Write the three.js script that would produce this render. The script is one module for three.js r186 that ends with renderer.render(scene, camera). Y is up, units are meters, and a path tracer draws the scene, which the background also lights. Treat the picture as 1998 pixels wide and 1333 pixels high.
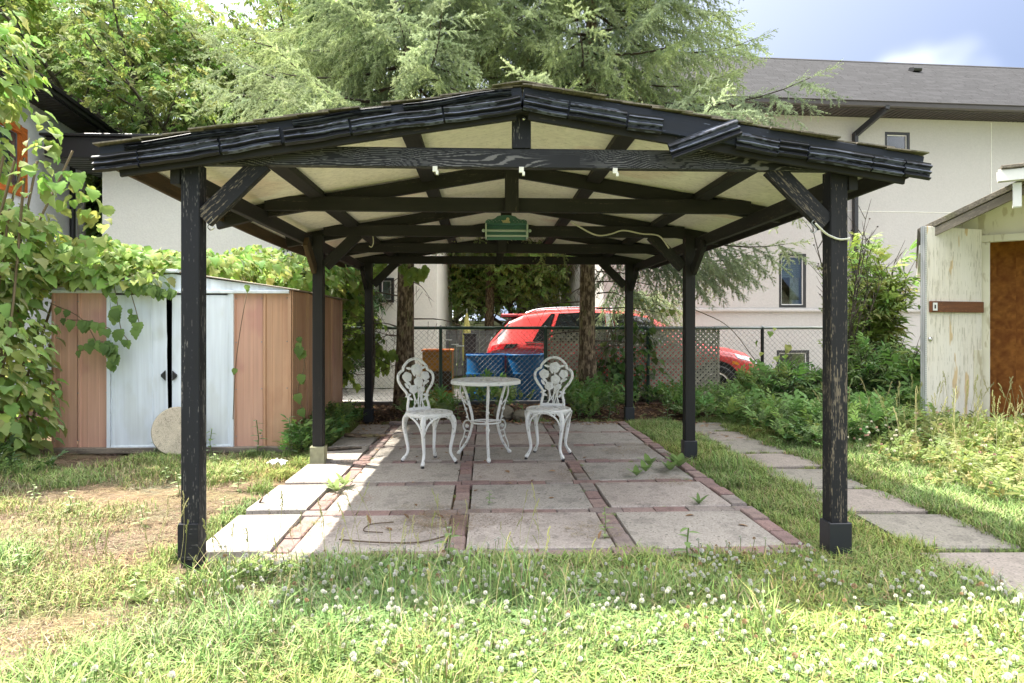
import * as THREE from 'three';
import { mergeGeometries, toCreasedNormals } from 'three/addons/utils/BufferGeometryUtils.js';

// ---------- camera, sky, sun, exposure ----------
const scene = new THREE.Scene();
const EYE = 1.12, YAW = 0.041, FOCAL = 1250, PW = 1998, PH = 1333;
const camera = new THREE.PerspectiveCamera(2 * Math.atan(PH / 2 / FOCAL) * 180 / Math.PI, PW / PH, 0.05, 400);
camera.position.set(0, EYE, 0);
camera.rotation.y = -YAW;
camera.setViewOffset(PW, PH, 0, PH / 2 - 641, PW, PH);     // lens shift: the horizon lies a little above the middle
camera.updateProjectionMatrix();

const renderer = new THREE.WebGLRenderer({ antialias: true });
renderer.setSize(1024, 683);
renderer.toneMapping = THREE.LinearToneMapping;
renderer.toneMappingExposure = 4.9;
renderer.shadowMap.enabled = true;

const SUN_DIR = new THREE.Vector3(-0.47, 1, -0.22).normalize();
const sun = new THREE.DirectionalLight(new THREE.Color(1.0, 0.94, 0.83), 3.0);
sun.position.copy(SUN_DIR).multiplyScalar(60).add(new THREE.Vector3(0, 0, -6));
sun.target.position.set(0, 0, -6);
sun.castShadow = true;
sun.shadow.radius = 1.2;
sun.shadow.mapSize.set(4096, 4096);
Object.assign(sun.shadow.camera, { left: -22, right: 22, top: 22, bottom: -22, near: 5, far: 130 });
scene.add(sun, sun.target);

// ---------- random numbers and noise ----------
function rng(a) { return () => { a |= 0; a = a + 0x6D2B79F5 | 0; let t = Math.imul(a ^ a >>> 15, 1 | a); t = t + Math.imul(t ^ t >>> 7, 61 | t) ^ t; return ((t ^ t >>> 14) >>> 0) / 4294967296; }; }
const R = rng(20240611);
const rand = (a, b) => a + (b - a) * R();
const clamp = (x, a = 0, b = 1) => Math.min(b, Math.max(a, x));
const lerp = (a, b, t) => a + (b - a) * t;
const smooth = (a, b, x) => { const t = clamp((x - a) / (b - a)); return t * t * (3 - 2 * t); };
const NT = new Float32Array(65536); { const q = rng(77); for (let i = 0; i < 65536; i++) NT[i] = q(); }
const nh = (x, y, s) => { let h = (Math.imul(x, 73856093) ^ Math.imul(y, 19349663) ^ s) | 0; h ^= h >>> 15; return NT[h & 65535]; };
function vnoise(x, y, s = 1, px = 0, py = 0) {
  const xi = Math.floor(x), yi = Math.floor(y), fx = x - xi, fy = y - yi, u = fx * fx * (3 - 2 * fx), v = fy * fy * (3 - 2 * fy), sd = Math.imul(s, 83492791);
  let x0 = xi, x1 = xi + 1, y0 = yi, y1 = yi + 1;
  if (px) { x0 %= px; if (x0 < 0) x0 += px; x1 %= px; if (x1 < 0) x1 += px; }
  if (py) { y0 %= py; if (y0 < 0) y0 += py; y1 %= py; if (y1 < 0) y1 += py; }
  const a = nh(x0, y0, sd), b = nh(x1, y0, sd), c = nh(x0, y1, sd), d = nh(x1, y1, sd);
  const p = a + (b - a) * u; return p + (c + (d - c) * u - p) * v;
}
function fbm(x, y, o = 4, s = 1, px = 0, py = 0) { let a = 0.5, t = 0, n = 0; for (let i = 0; i < o; i++) { t += a * vnoise(x, y, s + i * 17, px, py); n += a; a *= 0.5; x *= 2; y *= 2; px *= 2; py *= 2; } return t / n; }

// ---------- the sky ----------
{
  const w = 1024, h = 512, data = new Float32Array(w * h * 4);
  for (let j = 0; j < h; j++) {
    const el = ((j + 0.5) / h - 0.5) * Math.PI;
    for (let i = 0; i < w; i++) {
      const az = ((i + 0.5) / w - 0.5) * 2 * Math.PI;
      const d = [Math.cos(el) * Math.cos(az), Math.sin(el), Math.cos(el) * Math.sin(az)];
      const up = Math.max(0, d[1]);
      const mu = d[0] * SUN_DIR.x + d[1] * SUN_DIR.y + d[2] * SUN_DIR.z;
      const t = Math.pow(1 - up, 3.2);
      let c = [lerp(0.040, 0.072, t), lerp(0.066, 0.104, t), lerp(0.135, 0.168, t)];
      const glow = Math.pow(Math.max(0, mu * 0.5 + 0.5), 5) * 0.75;
      c = [c[0] + glow, c[1] + glow * 0.97, c[2] + glow * 0.90];
      const k = 1 / (up + 0.25), cx = d[0] * k, cz = d[2] * k;
      const cl = smooth(0.47, 0.74, fbm(cx * 1.3 + 0.743, cz * 1.3 + 9.382, 6, 5)) * 0.75, cb = 0.92 + 0.5 * glow;
      c = [lerp(c[0], cb, cl), lerp(c[1], cb, cl), lerp(c[2], cb * 1.02, cl)];
      if (d[1] < 0) c = [0.30, 0.32, 0.26];
      const o = (j * w + i) * 4;
      data[o] = c[0] * SKY_GAIN(); data[o + 1] = c[1] * SKY_GAIN(); data[o + 2] = c[2] * SKY_GAIN(); data[o + 3] = 1;
    }
  }
  const tex = new THREE.DataTexture(data, w, h, THREE.RGBAFormat, THREE.FloatType);
  tex.mapping = THREE.EquirectangularReflectionMapping;
  tex.magFilter = tex.minFilter = THREE.LinearFilter;
  tex.needsUpdate = true;
  scene.background = tex; scene.environment = tex;
}
function SKY_GAIN() { return 1.0; }

// ---------- scene helpers ----------
const taken = new Map();
function numbered(n) { const k = taken.get(n) || 0; taken.set(n, k + 1); return k ? `${n}_${String(k).padStart(3, '0')}` : n; }
function shade(o) { o.castShadow = true; o.receiveShadow = true; return o; }
function tag(o, label, category, group, kind) { if (label) o.userData.label = label; if (category) o.userData.category = category; if (group) o.userData.group = group; if (kind) o.userData.kind = kind; return o; }
function thing(name, label, category, p = [0, 0, 0], turn = 0, group) {
  const o = new THREE.Group(); o.name = numbered(name); o.position.set(...p); o.rotation.y = turn; scene.add(o);
  return tag(o, label, category, group);
}
function part(name, geo, mat, parent, p, r) {
  const m = shade(new THREE.Mesh(Array.isArray(geo) ? (geo.length > 1 ? mergeGeometries(geo) : geo[0]) : geo, mat)); m.name = name;
  if (p) m.position.set(...p); if (r) m.rotation.set(...r);
  parent.add(m); return m;
}
function struct(name, geo, mat, p, r) { const m = part(numbered(name), geo, mat, scene, p, r); m.userData.kind = 'structure'; return m; }
function solo(name, geo, mat, label, category, p, r, group) { const m = part(numbered(name), geo, mat, scene, p, r); return tag(m, label, category, group); }
function dup(o, p, turn, label, group) { const c = o.clone(); c.name = numbered(o.name.replace(/_\d{3}$/, '')); c.userData = { ...o.userData }; if (label) c.userData.label = label; if (group) c.userData.group = group; c.position.set(...p); c.rotation.y = turn; scene.add(c); return c; }
const V = (x, y, z) => new THREE.Vector3(x, y, z);
const _m = new THREE.Matrix4();
function frame(pos, yAxis, zHint, s = 1) {              // matrix: local y along yAxis, local z near zHint
  const y = yAxis.clone().normalize(), x = new THREE.Vector3().crossVectors(y, zHint);
  if (x.lengthSq() < 1e-8) x.set(1, 0, 0).cross(y); x.normalize();
  const z = new THREE.Vector3().crossVectors(x, y);
  const sc = Array.isArray(s) ? s : [s, s, s];
  return new THREE.Matrix4().makeBasis(x.multiplyScalar(sc[0]), y.multiplyScalar(sc[1]), z.multiplyScalar(sc[2])).setPosition(pos);
}
function instances(name, geo, mat, list, parent = scene, extra) {   // list: [matrix, [r,g,b]]
  const m = shade(new THREE.InstancedMesh(geo, mat, list.length)); m.name = parent === scene ? numbered(name) : name;
  const c = new THREE.Color();
  list.forEach(([mt, col], i) => { m.setMatrixAt(i, mt); c.setRGB(...(col || [1, 1, 1])); m.setColorAt(i, c); });
  m.userData.kind = 'stuff'; if (extra) tag(m, extra[0], extra[1]);
  parent.add(m); return m;
}
// ---------- geometry helpers ----------
function raw(pos, uv, idx) { const g = new THREE.BufferGeometry(); g.setAttribute('position', new THREE.Float32BufferAttribute(pos, 3)); g.setAttribute('uv', new THREE.Float32BufferAttribute(uv, 2)); if (idx) g.setIndex(idx); g.computeVertexNormals(); return g; }
function flat(g) { const f = g.index ? g.toNonIndexed() : g; f.computeVertexNormals(); return f; }
// a profile [[y,z],...] (counter-clockwise seen from +x) swept along x from -L/2 to L/2; bend(x, y, z) moves points
function sweep(profile, L, segs = 1, bend, uoff = 0, closed = true) {
  const pos = [], uv = [], n = profile.length, per = [0];
  for (let i = 0; i < n; i++) { const a = profile[i], b = profile[(i + 1) % n]; per.push(per[i] + Math.hypot(b[0] - a[0], b[1] - a[1])); }
  const pt = (s, i) => { const x = -L / 2 + L * s / segs, p = profile[i % n]; let q = [x, p[0], p[1]]; if (bend) q = bend(q[0], q[1], q[2]); return q; };
  const put = (q, u, v) => { pos.push(...q); uv.push(u + uoff, v); };
  for (let s = 0; s < segs; s++) for (let i = 0; i < (closed ? n : n - 1); i++) {
    const a = pt(s, i), b = pt(s + 1, i), c = pt(s + 1, i + 1), d = pt(s, i + 1), u0 = L * s / segs, u1 = L * (s + 1) / segs;
    put(a, u0, per[i]); put(c, u1, per[i + 1]); put(b, u1, per[i]); put(a, u0, per[i]); put(d, u0, per[i + 1]); put(c, u1, per[i + 1]);
  }
  if (closed) for (const s of [0, segs]) {
    const tris = THREE.ShapeUtils.triangulateShape(profile.map(p => new THREE.Vector2(p[0], p[1])), []);
    for (const t of tris) for (const k of (s ? t : [t[0], t[2], t[1]])) put(pt(s, k), profile[k][0] + 0.37, profile[k][1]);
  }
  const g = raw(pos, uv); return g;
}
function chamfer(w, h, c) { const a = h / 2, b = w / 2; return [[-a + c, -b], [a - c, -b], [a, -b + c], [a, b - c], [a - c, b], [-a + c, b], [-a, b - c], [-a, -b + c]]; }
// a squared bar: length along x, height along y, width along z
const bar = (L, h, w, c = 0.003, segs = 1, bend) => sweep(chamfer(w, h, c), L, segs, bend, rand(0, 3));
function barBetween(A, B, h, w, c = 0.003, upHint = V(0, 1, 0)) {   // geometry placed between two points
  const d = B.clone().sub(A), g = bar(d.length(), h, w, c); d.normalize();
  const z = new THREE.Vector3().crossVectors(d, upHint).normalize(), y = new THREE.Vector3().crossVectors(z, d);
  g.applyMatrix4(new THREE.Matrix4().makeBasis(d, y, z).setPosition(A.clone().add(B).multiplyScalar(0.5)));
  return g;
}
function post(H, w, c = 0.004) { const g = bar(H, w, w, c); g.rotateZ(Math.PI / 2); g.translate(0, H / 2, 0); return g; }
function box(w, h, d, x = 0, y = 0, z = 0, c = 0.004) { const g = bar(w, h, d, Math.min(c, w / 4, h / 4, d / 4)); g.translate(x, y, z); return g; }
function tube(pts, radii, sides = 6, capEnd = true) {     // tapered tube through points
  const pos = [], uv = [], idx = []; let prev = V(0.31, 0.12, 0.94), len = 0;
  pts.forEach((p, i) => {
    const t = (pts[Math.min(i + 1, pts.length - 1)]).clone().sub(pts[Math.max(i - 1, 0)]).normalize();
    let x = prev.clone().sub(t.clone().multiplyScalar(prev.dot(t))); if (x.lengthSq() < 1e-6) x = V(1, 0, 0).cross(t); x.normalize(); prev = x;
    const y = new THREE.Vector3().crossVectors(t, x), r = Array.isArray(radii) ? radii[i] : radii;
    if (i) len += p.distanceTo(pts[i - 1]);
    for (let k = 0; k <= sides; k++) { const a = k / sides * Math.PI * 2; pos.push(p.x + (x.x * Math.cos(a) + y.x * Math.sin(a)) * r, p.y + (x.y * Math.cos(a) + y.y * Math.sin(a)) * r, p.z + (x.z * Math.cos(a) + y.z * Math.sin(a)) * r); uv.push(k / sides * Math.max(0.1, 6.28 * (Array.isArray(radii) ? radii[0] : radii)), len); }
  });
  const n = sides + 1;
  for (let i = 0; i < pts.length - 1; i++) for (let k = 0; k < sides; k++) { const a = i * n + k, b = a + 1, c = a + n, d = c + 1; idx.push(a, b, d, a, d, c); }
  if (capEnd) for (const [i, s] of [[0, 1], [pts.length - 1, -1]]) { for (let k = 1; k < sides - 1; k++) s > 0 ? idx.push(i * n, i * n + k + 1, i * n + k) : idx.push(i * n, i * n + k, i * n + k + 1); }
  return raw(pos, uv, idx).toNonIndexed();
}
function lathe(pts, seg = 32) { return new THREE.LatheGeometry(pts.map(p => new THREE.Vector2(...p)), seg).toNonIndexed(); }
function curve(pts, n = 24, closed = false) { return new THREE.CatmullRomCurve3(pts.map(p => p.isVector3 ? p : V(...p)), closed).getPoints(n); }
// a plane-mapped sheet with thickness following y = f(x, z)
function sheetOver(x0, x1, z0, z1, f, th, nx = 8, nz = 8) {
  const pos = [], uv = [], idx = [];
  for (const top of [1, 0]) for (let j = 0; j <= nz; j++) for (let i = 0; i <= nx; i++) { const x = lerp(x0, x1, i / nx), z = lerp(z0, z1, j / nz); pos.push(x, f(x, z) + top * th, z); uv.push(x, z); }
  const n = nx + 1, o = n * (nz + 1);
  for (let j = 0; j < nz; j++) for (let i = 0; i < nx; i++) { const a = j * n + i, b = a + 1, c = a + n, d = c + 1; idx.push(a, c, b, b, c, d, a + o, b + o, c + o, b + o, d + o, c + o); }
  const edge = (a, b) => idx.push(a, b, a + o, b, b + o, a + o);
  for (let i = 0; i < nx; i++) { edge(i, i + 1); edge(nz * n + i + 1, nz * n + i); }
  for (let j = 0; j < nz; j++) { edge((j + 1) * n, j * n); edge(j * n + nx, (j + 1) * n + nx); }
  return flat(raw(pos, uv, idx));
}
// ---------- textures ----------
function texture(w, h, fn, srgb = true) {
  const d = new Uint8Array(w * h * 4);
  for (let j = 0; j < h; j++) for (let i = 0; i < w; i++) { const c = fn(i / w, j / h, i, j), o = (j * w + i) * 4; d[o] = clamp(c[0]) * 255; d[o + 1] = clamp(c[1]) * 255; d[o + 2] = clamp(c[2]) * 255; d[o + 3] = 255; }
  const t = new THREE.DataTexture(d, w, h); t.wrapS = t.wrapT = THREE.RepeatWrapping; t.magFilter = THREE.LinearFilter; t.minFilter = THREE.LinearMipmapLinearFilter; t.generateMipmaps = true;
  if (srgb) t.colorSpace = THREE.SRGBColorSpace; t.needsUpdate = true; return t;
}
function scaled(t, rx, ry) { const c = t.clone(); c.repeat.set(rx, ry); c.needsUpdate = true; return c; }
const mix3 = (a, b, t) => [lerp(a[0], b[0], t), lerp(a[1], b[1], t), lerp(a[2], b[2], t)];
const mat = o => new THREE.MeshStandardMaterial({ roughness: 0.8, side: THREE.DoubleSide, ...o });
const phys = o => new THREE.MeshPhysicalMaterial({ roughness: 0.8, side: THREE.DoubleSide, ...o });
const rgb = (r, g, b) => new THREE.Color().setRGB(r, g, b);     // linear base colours
// maps in metres: a pair (colour, bump) made from one function returning [r,g,b,height]
function surface(w, h, mx, my, fn, o = {}) {
  const hgt = new Float32Array(w * h);
  const t = texture(w, h, (u, v, i, j) => { const c = fn(u, v); hgt[j * w + i] = c[3] ?? 0.5; return c; });
  const b = texture(w, h, (u, v, i, j) => { const x = hgt[j * w + i]; return [x, x, x]; }, false);
  t.repeat.set(1 / mx, 1 / my); b.repeat.set(1 / mx, 1 / my);
  return mat({ map: t, bumpMap: b, bumpScale: 0.004, ...o });
}
// ---------- materials ----------
// black-blue paint worn to grey wood in long streaks; u runs along the grain
function paintedWood(wear, seed, base = [0.055, 0.06, 0.08], bare = [0.47, 0.43, 0.36]) {
  return surface(640, 192, 2.0, 0.42, (u, v) => {
    const g = fbm(u * 20, v * 90, 4, seed, 20, 90), fine = fbm(u * 120, v * 150, 2, seed + 3, 120, 150);
    const patch = fbm(u * 5, v * 4, 4, seed + 9, 5, 4);
    const t = smooth(0.56, 0.66, g * 0.62 + fine * 0.38 + (patch - 0.5) * 0.5 + wear - 0.16);
    const tone = 0.75 + 0.5 * fbm(u * 10, v * 10, 3, seed + 21, 10, 10);
    const c = mix3(base.map(x => x * tone), bare.map((x, i) => x * (0.7 + 0.5 * fine)), t * 0.8);
    return [...c, 0.55 + 0.3 * g - 0.35 * t + 0.1 * fine];
  }, { roughness: 0.74, bumpScale: 0.0018 });
}
const M = {};
const tint = (m, r, g, b) => { const c = m.clone(); c.color = rgb(r, g, b); return c; };   // same maps, another paint or stone
M.beamDark = paintedWood(0.0, 101, [0.105, 0.10, 0.095], [0.30, 0.27, 0.22]);
M.post = paintedWood(0.115, 202, [0.052, 0.062, 0.09], [0.48, 0.46, 0.43]);
M.postWorn = paintedWood(0.145, 303, [0.06, 0.062, 0.075], [0.50, 0.45, 0.37]);
M.brace = M.postWorn;
M.fascia = paintedWood(0.03, 505, [0.05, 0.085, 0.14], [0.45, 0.47, 0.52]);
M.moulding = surface(640, 96, 1.3, 0.26, (u, v) => {
  const g = fbm(u * 4, v * 24, 3, 31, 4, 24), f = fbm(u * 60, v * 20, 2, 37, 60, 20);
  const t = smooth(0.55, 0.63, g + (f - 0.5) * 0.35);
  return [...mix3([0.045, 0.055, 0.095], [0.42, 0.45, 0.52], t * 0.75), 0.5 + 0.3 * g];
}, { roughness: 0.5, bumpScale: 0.002 });
M.tieWorn = surface(1280, 96, 3.2, 0.30, (u, v) => {            // cathedral grain standing proud of worn black paint
  const x = u * 9, y = v * 2.2;
  const field = fbm(x * 0.8, y * 0.9, 3, 61, 0, 0) * 30 + Math.abs(v * 3.2 - 0.7 + 0.5 * (vnoise(x * 0.4, 3, 62) - 0.5)) * 20;
  const ring = 0.5 + 0.5 * Math.sin(field * 3.1);
  const worn = smooth(0.42, 0.60, fbm(u * 7, v * 3, 4, 67) + (0.16 - Math.abs(u - 0.52) * 0.55));
  const fine = fbm(u * 120, v * 60, 2, 71);
  const t = smooth(0.62, 0.86, ring + (fine - 0.5) * 0.7) * worn;
  return [...mix3([0.05, 0.055, 0.072], [0.54, 0.53, 0.52], t * 0.75), 0.4 + 0.4 * ring * worn];
}, { roughness: 0.66, bumpScale: 0.002 });
const woodGrey = paintedWood(0.12, 531, [0.62, 0.62, 0.62], [0.74, 0.74, 0.74]);
M.brownWood = tint(woodGrey, 0.17, 0.10, 0.04);
M.postCap = mat({ color: rgb(0.018, 0.02, 0.024), roughness: 0.45 });
M.creamCap = surface(128, 128, 0.3, 0.3, (u, v) => { const n = fbm(u * 8, v * 8, 4, 12, 8, 8); return [...mix3([0.66, 0.66, 0.54], [0.5, 0.5, 0.40], n), n]; });
// cream painted sheathing board on the roof's underside, stained here and there
M.soffit = surface(512, 512, 2.4, 2.4, (u, v) => {
  const wafer = fbm(u * 90, v * 160, 2, 81, 90, 160), blot = fbm(u * 4, v * 5, 4, 83, 4, 5), st = smooth(0.58, 0.74, fbm(u * 3, v * 6, 4, 85, 3, 6));
  let c = mix3([0.965, 0.95, 0.905], [0.945, 0.925, 0.875], blot);
  c = mix3(c, [0.88, 0.79, 0.74], st * 0.5);
  const sp = smooth(0.72, 0.80, fbm(u * 200, v * 200, 2, 88, 200, 200));
  return [...c.map(x => x * (0.94 + 0.1 * wafer) * (1 - 0.08 * sp)), wafer];
}, { bumpScale: 0.0012, roughness: 0.85 });
M.shingleOld = surface(512, 512, 1.2, 1.2, (u, v) => {
  const g = fbm(u * 120, v * 120, 2, 91, 120, 120), b = fbm(u * 6, v * 6, 4, 93, 6, 6), moss = smooth(0.55, 0.7, fbm(u * 9, v * 9, 4, 95, 9, 9));
  return [...mix3(mix3([0.38, 0.355, 0.32], [0.50, 0.47, 0.42], b), [0.37, 0.37, 0.26], moss * 0.6).map(x => x * (0.75 + 0.5 * g)), g];
}, { bumpScale: 0.003, roughness: 0.95 });
// paving
function concrete(seed, a, b, m = 1.0) {
  return surface(400, 400, m, m, (u, v) => {
    const grit = fbm(u * 150, v * 150, 2, seed, 150, 150), blot = fbm(u * 4, v * 4, 5, seed + 5, 4, 4), st = smooth(0.6, 0.8, fbm(u * 7, v * 7, 4, seed + 8, 7, 7));
    const pit = smooth(0.80, 0.88, vnoise(u * 130, v * 130, seed + 12, 130, 130)), mark = smooth(0.62, 0.72, fbm(u * 11, v * 11, 5, seed + 15, 11, 11));
    const c = mix3(a, b, blot * 0.9 + st * 0.4).map(x => x * (0.88 + 0.24 * grit) * (1 - 0.25 * pit) * (1 - 0.09 * mark));
    return [...c, grit * 0.6 + 0.4 - 0.4 * pit];
  }, { bumpScale: 0.0025, roughness: 0.92 });
}
const stoneA = concrete(111, [0.74, 0.74, 0.74], [0.63, 0.63, 0.63]), stoneB = concrete(131, [0.74, 0.74, 0.74], [0.62, 0.62, 0.62], 0.6);
M.slabs = [tint(stoneA, 0.84, 0.76, 0.67), tint(stoneA, 0.77, 0.71, 0.64), tint(stoneA, 0.88, 0.77, 0.69)];
M.bricks = [[0.64, 0.42, 0.38], [0.58, 0.39, 0.36], [0.68, 0.49, 0.44], [0.60, 0.48, 0.44], [0.66, 0.57, 0.51]].map(c => tint(stoneB, ...c));
M.pathSlab = [tint(stoneA, 0.66, 0.57, 0.49), tint(stoneA, 0.59, 0.54, 0.45)];
M.discStone = tint(stoneB, 1.28, 1.12, 0.85);
M.rock = tint(stoneB, 0.52, 0.46, 0.33);
M.joint = surface(512, 512, 1.5, 1.5, (u, v) => { const n = fbm(u * 60, v * 60, 3, 271, 60, 60), m = smooth(0.5, 0.7, fbm(u * 9, v * 9, 4, 273, 9, 9)); return [...mix3([0.36, 0.30, 0.24], [0.30, 0.30, 0.15], m).map(x => x * (0.7 + 0.6 * n)), n]; }, { bumpScale: 0.006, roughness: 1 });
M.driveway = tint(stoneA, 1.05, 0.98, 0.86);
// white cast aluminium
M.cast = surface(256, 256, 0.2, 0.2, (u, v) => { const n = fbm(u * 20, v * 20, 3, 291, 20, 20), ch = smooth(0.66, 0.74, fbm(u * 9, v * 9, 4, 293, 9, 9)); return [...mix3([0.90, 0.905, 0.89], [0.62, 0.61, 0.57], ch * 0.7), n * 0.5 + 0.4 - 0.3 * ch]; }, { roughness: 0.42, bumpScale: 0.0015 });
M.rubber = mat({ color: rgb(0.02, 0.02, 0.02), roughness: 0.8 });
// metal shed
function sheetMetal(seed, a, b, stain, amt) {
  return surface(256, 256, 1.2, 1.6, (u, v) => {
    const fad = fbm(u * 3, v * 3, 4, seed, 3, 3), str = fbm(u * 50, v * 3, 3, seed + 3, 50, 3), st = smooth(0.54, 0.78, fbm(u * 6, v * 4, 5, seed + 6, 6, 4));
    return [...mix3(mix3(a, b, fad), stain, st * amt).map(x => x * (0.94 + 0.12 * str)), 0.5 + 0.2 * fad];
  }, { roughness: 0.55, metalness: 0.0, bumpScale: 0.003 });
}
M.pink = sheetMetal(301, [0.80, 0.64, 0.55], [0.76, 0.58, 0.50], [0.70, 0.49, 0.46], 0.45);
M.tan = sheetMetal(321, [0.79, 0.64, 0.52], [0.75, 0.58, 0.46], [0.68, 0.50, 0.39], 0.45);
M.whiteMetal = sheetMetal(341, [0.87, 0.90, 0.92], [0.83, 0.87, 0.91], [0.76, 0.78, 0.76], 0.4);
M.shedRoof = sheetMetal(361, [0.62, 0.58, 0.52], [0.55, 0.48, 0.42], [0.5, 0.34, 0.24], 0.5);
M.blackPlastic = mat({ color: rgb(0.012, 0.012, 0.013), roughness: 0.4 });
M.shedBase = tint(woodGrey, 0.52, 0.44, 0.34);
// right-hand garage
M.peeling = surface(400, 800, 0.8, 2.0, (u, v) => {
  const grain = fbm(u * 90, v * 5, 3, 401, 90, 5), blot = fbm(u * 4, v * 5, 4, 403, 4, 5);
  const crackN = fbm(u * 110, v * 22, 4, 405, 110, 22), crack = smooth(0.66, 0.70, crackN + (blot - 0.5) * 0.25);
  const peel = smooth(0.73, 0.76, fbm(u * 8, v * 4, 4, 407, 8, 4));
  let c = mix3([0.90, 0.88, 0.84], [0.87, 0.84, 0.78], blot);
  c = mix3(c, [0.80, 0.69, 0.52], peel * 0.85); c = mix3(c, [0.62, 0.59, 0.52], crack * 0.42);
  return [...c.map(x => x * (0.95 + 0.08 * grain)), 0.7 - 0.5 * crack - 0.35 * peel + 0.1 * grain];
}, { bumpScale: 0.003, roughness: 0.75 });
M.creamPaint = surface(256, 256, 1, 1, (u, v) => { const n = fbm(u * 6, v * 6, 4, 411, 6, 6), s = smooth(0.6, 0.75, fbm(u * 30, v * 9, 3, 413, 30, 9)); return [...mix3(mix3([0.86, 0.84, 0.76], [0.80, 0.775, 0.68], n), [0.62, 0.57, 0.45], s * 0.5), 0.5 - 0.3 * s]; }, { bumpScale: 0.002 });
M.latchWood = tint(woodGrey, 0.42, 0.16, 0.06);
M.osb = surface(512, 512, 1.2, 1.2, (u, v) => {
  const a = vnoise(u * 26 + fbm(u * 9, v * 9, 2, 5) * 5, v * 18, 431), b = fbm(u * 40 + v * 30, v * 40 - u * 20, 3, 433);
  return [...mix3([0.60, 0.34, 0.12], [0.88, 0.60, 0.27], clamp(a * 0.7 + b * 0.5 - 0.15)), a];
}, { bumpScale: 0.002, roughness: 0.7 });
M.zinc = surface(64, 64, 0.05, 0.02, (u, v) => { const n = 0.5 + 0.5 * Math.sin(v * 6.283); return [0.72 + n * 0.1, 0.73 + n * 0.1, 0.74 + n * 0.1, n]; }, { roughness: 0.35, metalness: 0.5, bumpScale: 0.002 });
M.whiteGutter = mat({ color: rgb(0.74, 0.74, 0.71), roughness: 0.4 });
// houses
const stucco = (seed, a, b) => surface(320, 320, 3, 3, (u, v) => { const g = fbm(u * 150, v * 150, 2, seed, 150, 150), n = fbm(u * 3, v * 3, 4, seed + 2, 3, 3); return [...mix3(a, b, n).map(x => x * (0.97 + 0.06 * g)), g]; }, { bumpScale: 0.003, roughness: 0.9 });
M.stuccoWhite = stucco(451, [0.725, 0.715, 0.70], [0.70, 0.685, 0.67]);
M.stuccoMint = tint(M.stuccoWhite, 1.75, 1.82, 1.75);
M.stuccoGrey = tint(M.stuccoWhite, 1.5, 1.62, 1.80);
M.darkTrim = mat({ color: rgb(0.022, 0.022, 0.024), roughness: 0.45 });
M.brownTrim = mat({ color: rgb(0.05, 0.043, 0.04), roughness: 0.5 });
const roofBase = surface(128, 128, 0.5, 0.5, (u, v) => { const g = fbm(u * 50, v * 50, 2, 480, 50, 50), t = 0.7 * (0.8 + 0.4 * g); return [t, t, t, g]; }, { bumpScale: 0.003, roughness: 0.95 });
M.roofShingles = [0.034, 0.044, 0.058, 0.039].map(t => tint(roofBase, t, t * 0.97, t * 1.06));
M.glass = phys({ color: rgb(0.62, 0.68, 0.68), roughness: 0.02, transmission: 1, thickness: 0, ior: 1.7 });
M.orangeWood = tint(woodGrey, 1.35, 0.36, 0.055);
M.blind = mat({ color: rgb(0.36, 0.38, 0.37), roughness: 0.7 });
// fence, barrels, things behind
M.fenceGreen = mat({ color: rgb(0.035, 0.07, 0.05), roughness: 0.5 });
M.galvanised = mat({ color: rgb(0.30, 0.32, 0.31), roughness: 0.45, metalness: 0.4 });
M.wire = mat({ color: rgb(0.20, 0.22, 0.20), roughness: 0.5, metalness: 0.3 });
M.lattice = tint(woodGrey, 1.35, 1.25, 0.95);
M.barrel = surface(128, 128, 0.6, 0.6, (u, v) => { const n = fbm(u * 6, v * 6, 4, 511, 6, 6); return [...mix3([0.03, 0.42, 0.65], [0.06, 0.33, 0.55], n), n]; }, { roughness: 0.45, bumpScale: 0.003 });
M.ochreWood = tint(woodGrey, 1.15, 0.50, 0.06);
M.umbrella = mat({ color: rgb(0.50, 0.47, 0.16), roughness: 0.9 });
M.red = phys({ color: rgb(0.66, 0.06, 0.06), roughness: 0.34, clearcoat: 1, clearcoatRoughness: 0.06 });
M.carGlass = phys({ color: rgb(0.012, 0.014, 0.015), roughness: 0.05, clearcoat: 1, clearcoatRoughness: 0.03 });
M.tyre = mat({ color: rgb(0.018, 0.018, 0.019), roughness: 0.85 });
M.chrome = mat({ color: rgb(0.7, 0.7, 0.72), roughness: 0.2, metalness: 1 });
M.tailLamp = phys({ color: rgb(0.45, 0.01, 0.015), roughness: 0.15, clearcoat: 1 });
M.headLamp = phys({ color: rgb(0.62, 0.66, 0.70), roughness: 0.08, clearcoat: 1 });
M.amber = mat({ color: rgb(0.75, 0.28, 0.03), roughness: 0.3 });
M.greyBoard = tint(woodGrey, 0.46, 0.47, 0.49);
// holder, cords
M.holderGreen = mat({ color: rgb(0.075, 0.19, 0.155), roughness: 0.5 });
M.holderPale = mat({ color: rgb(0.42, 0.50, 0.45), roughness: 0.5 });
M.birdCream = mat({ color: rgb(0.72, 0.62, 0.36), roughness: 0.6 });
M.cord = mat({ color: rgb(0.58, 0.56, 0.44), roughness: 0.7 });
M.whitePlastic = mat({ color: rgb(0.75, 0.74, 0.66), roughness: 0.5 });
M.paper = mat({ color: rgb(0.75, 0.76, 0.78), roughness: 0.9 });
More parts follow.
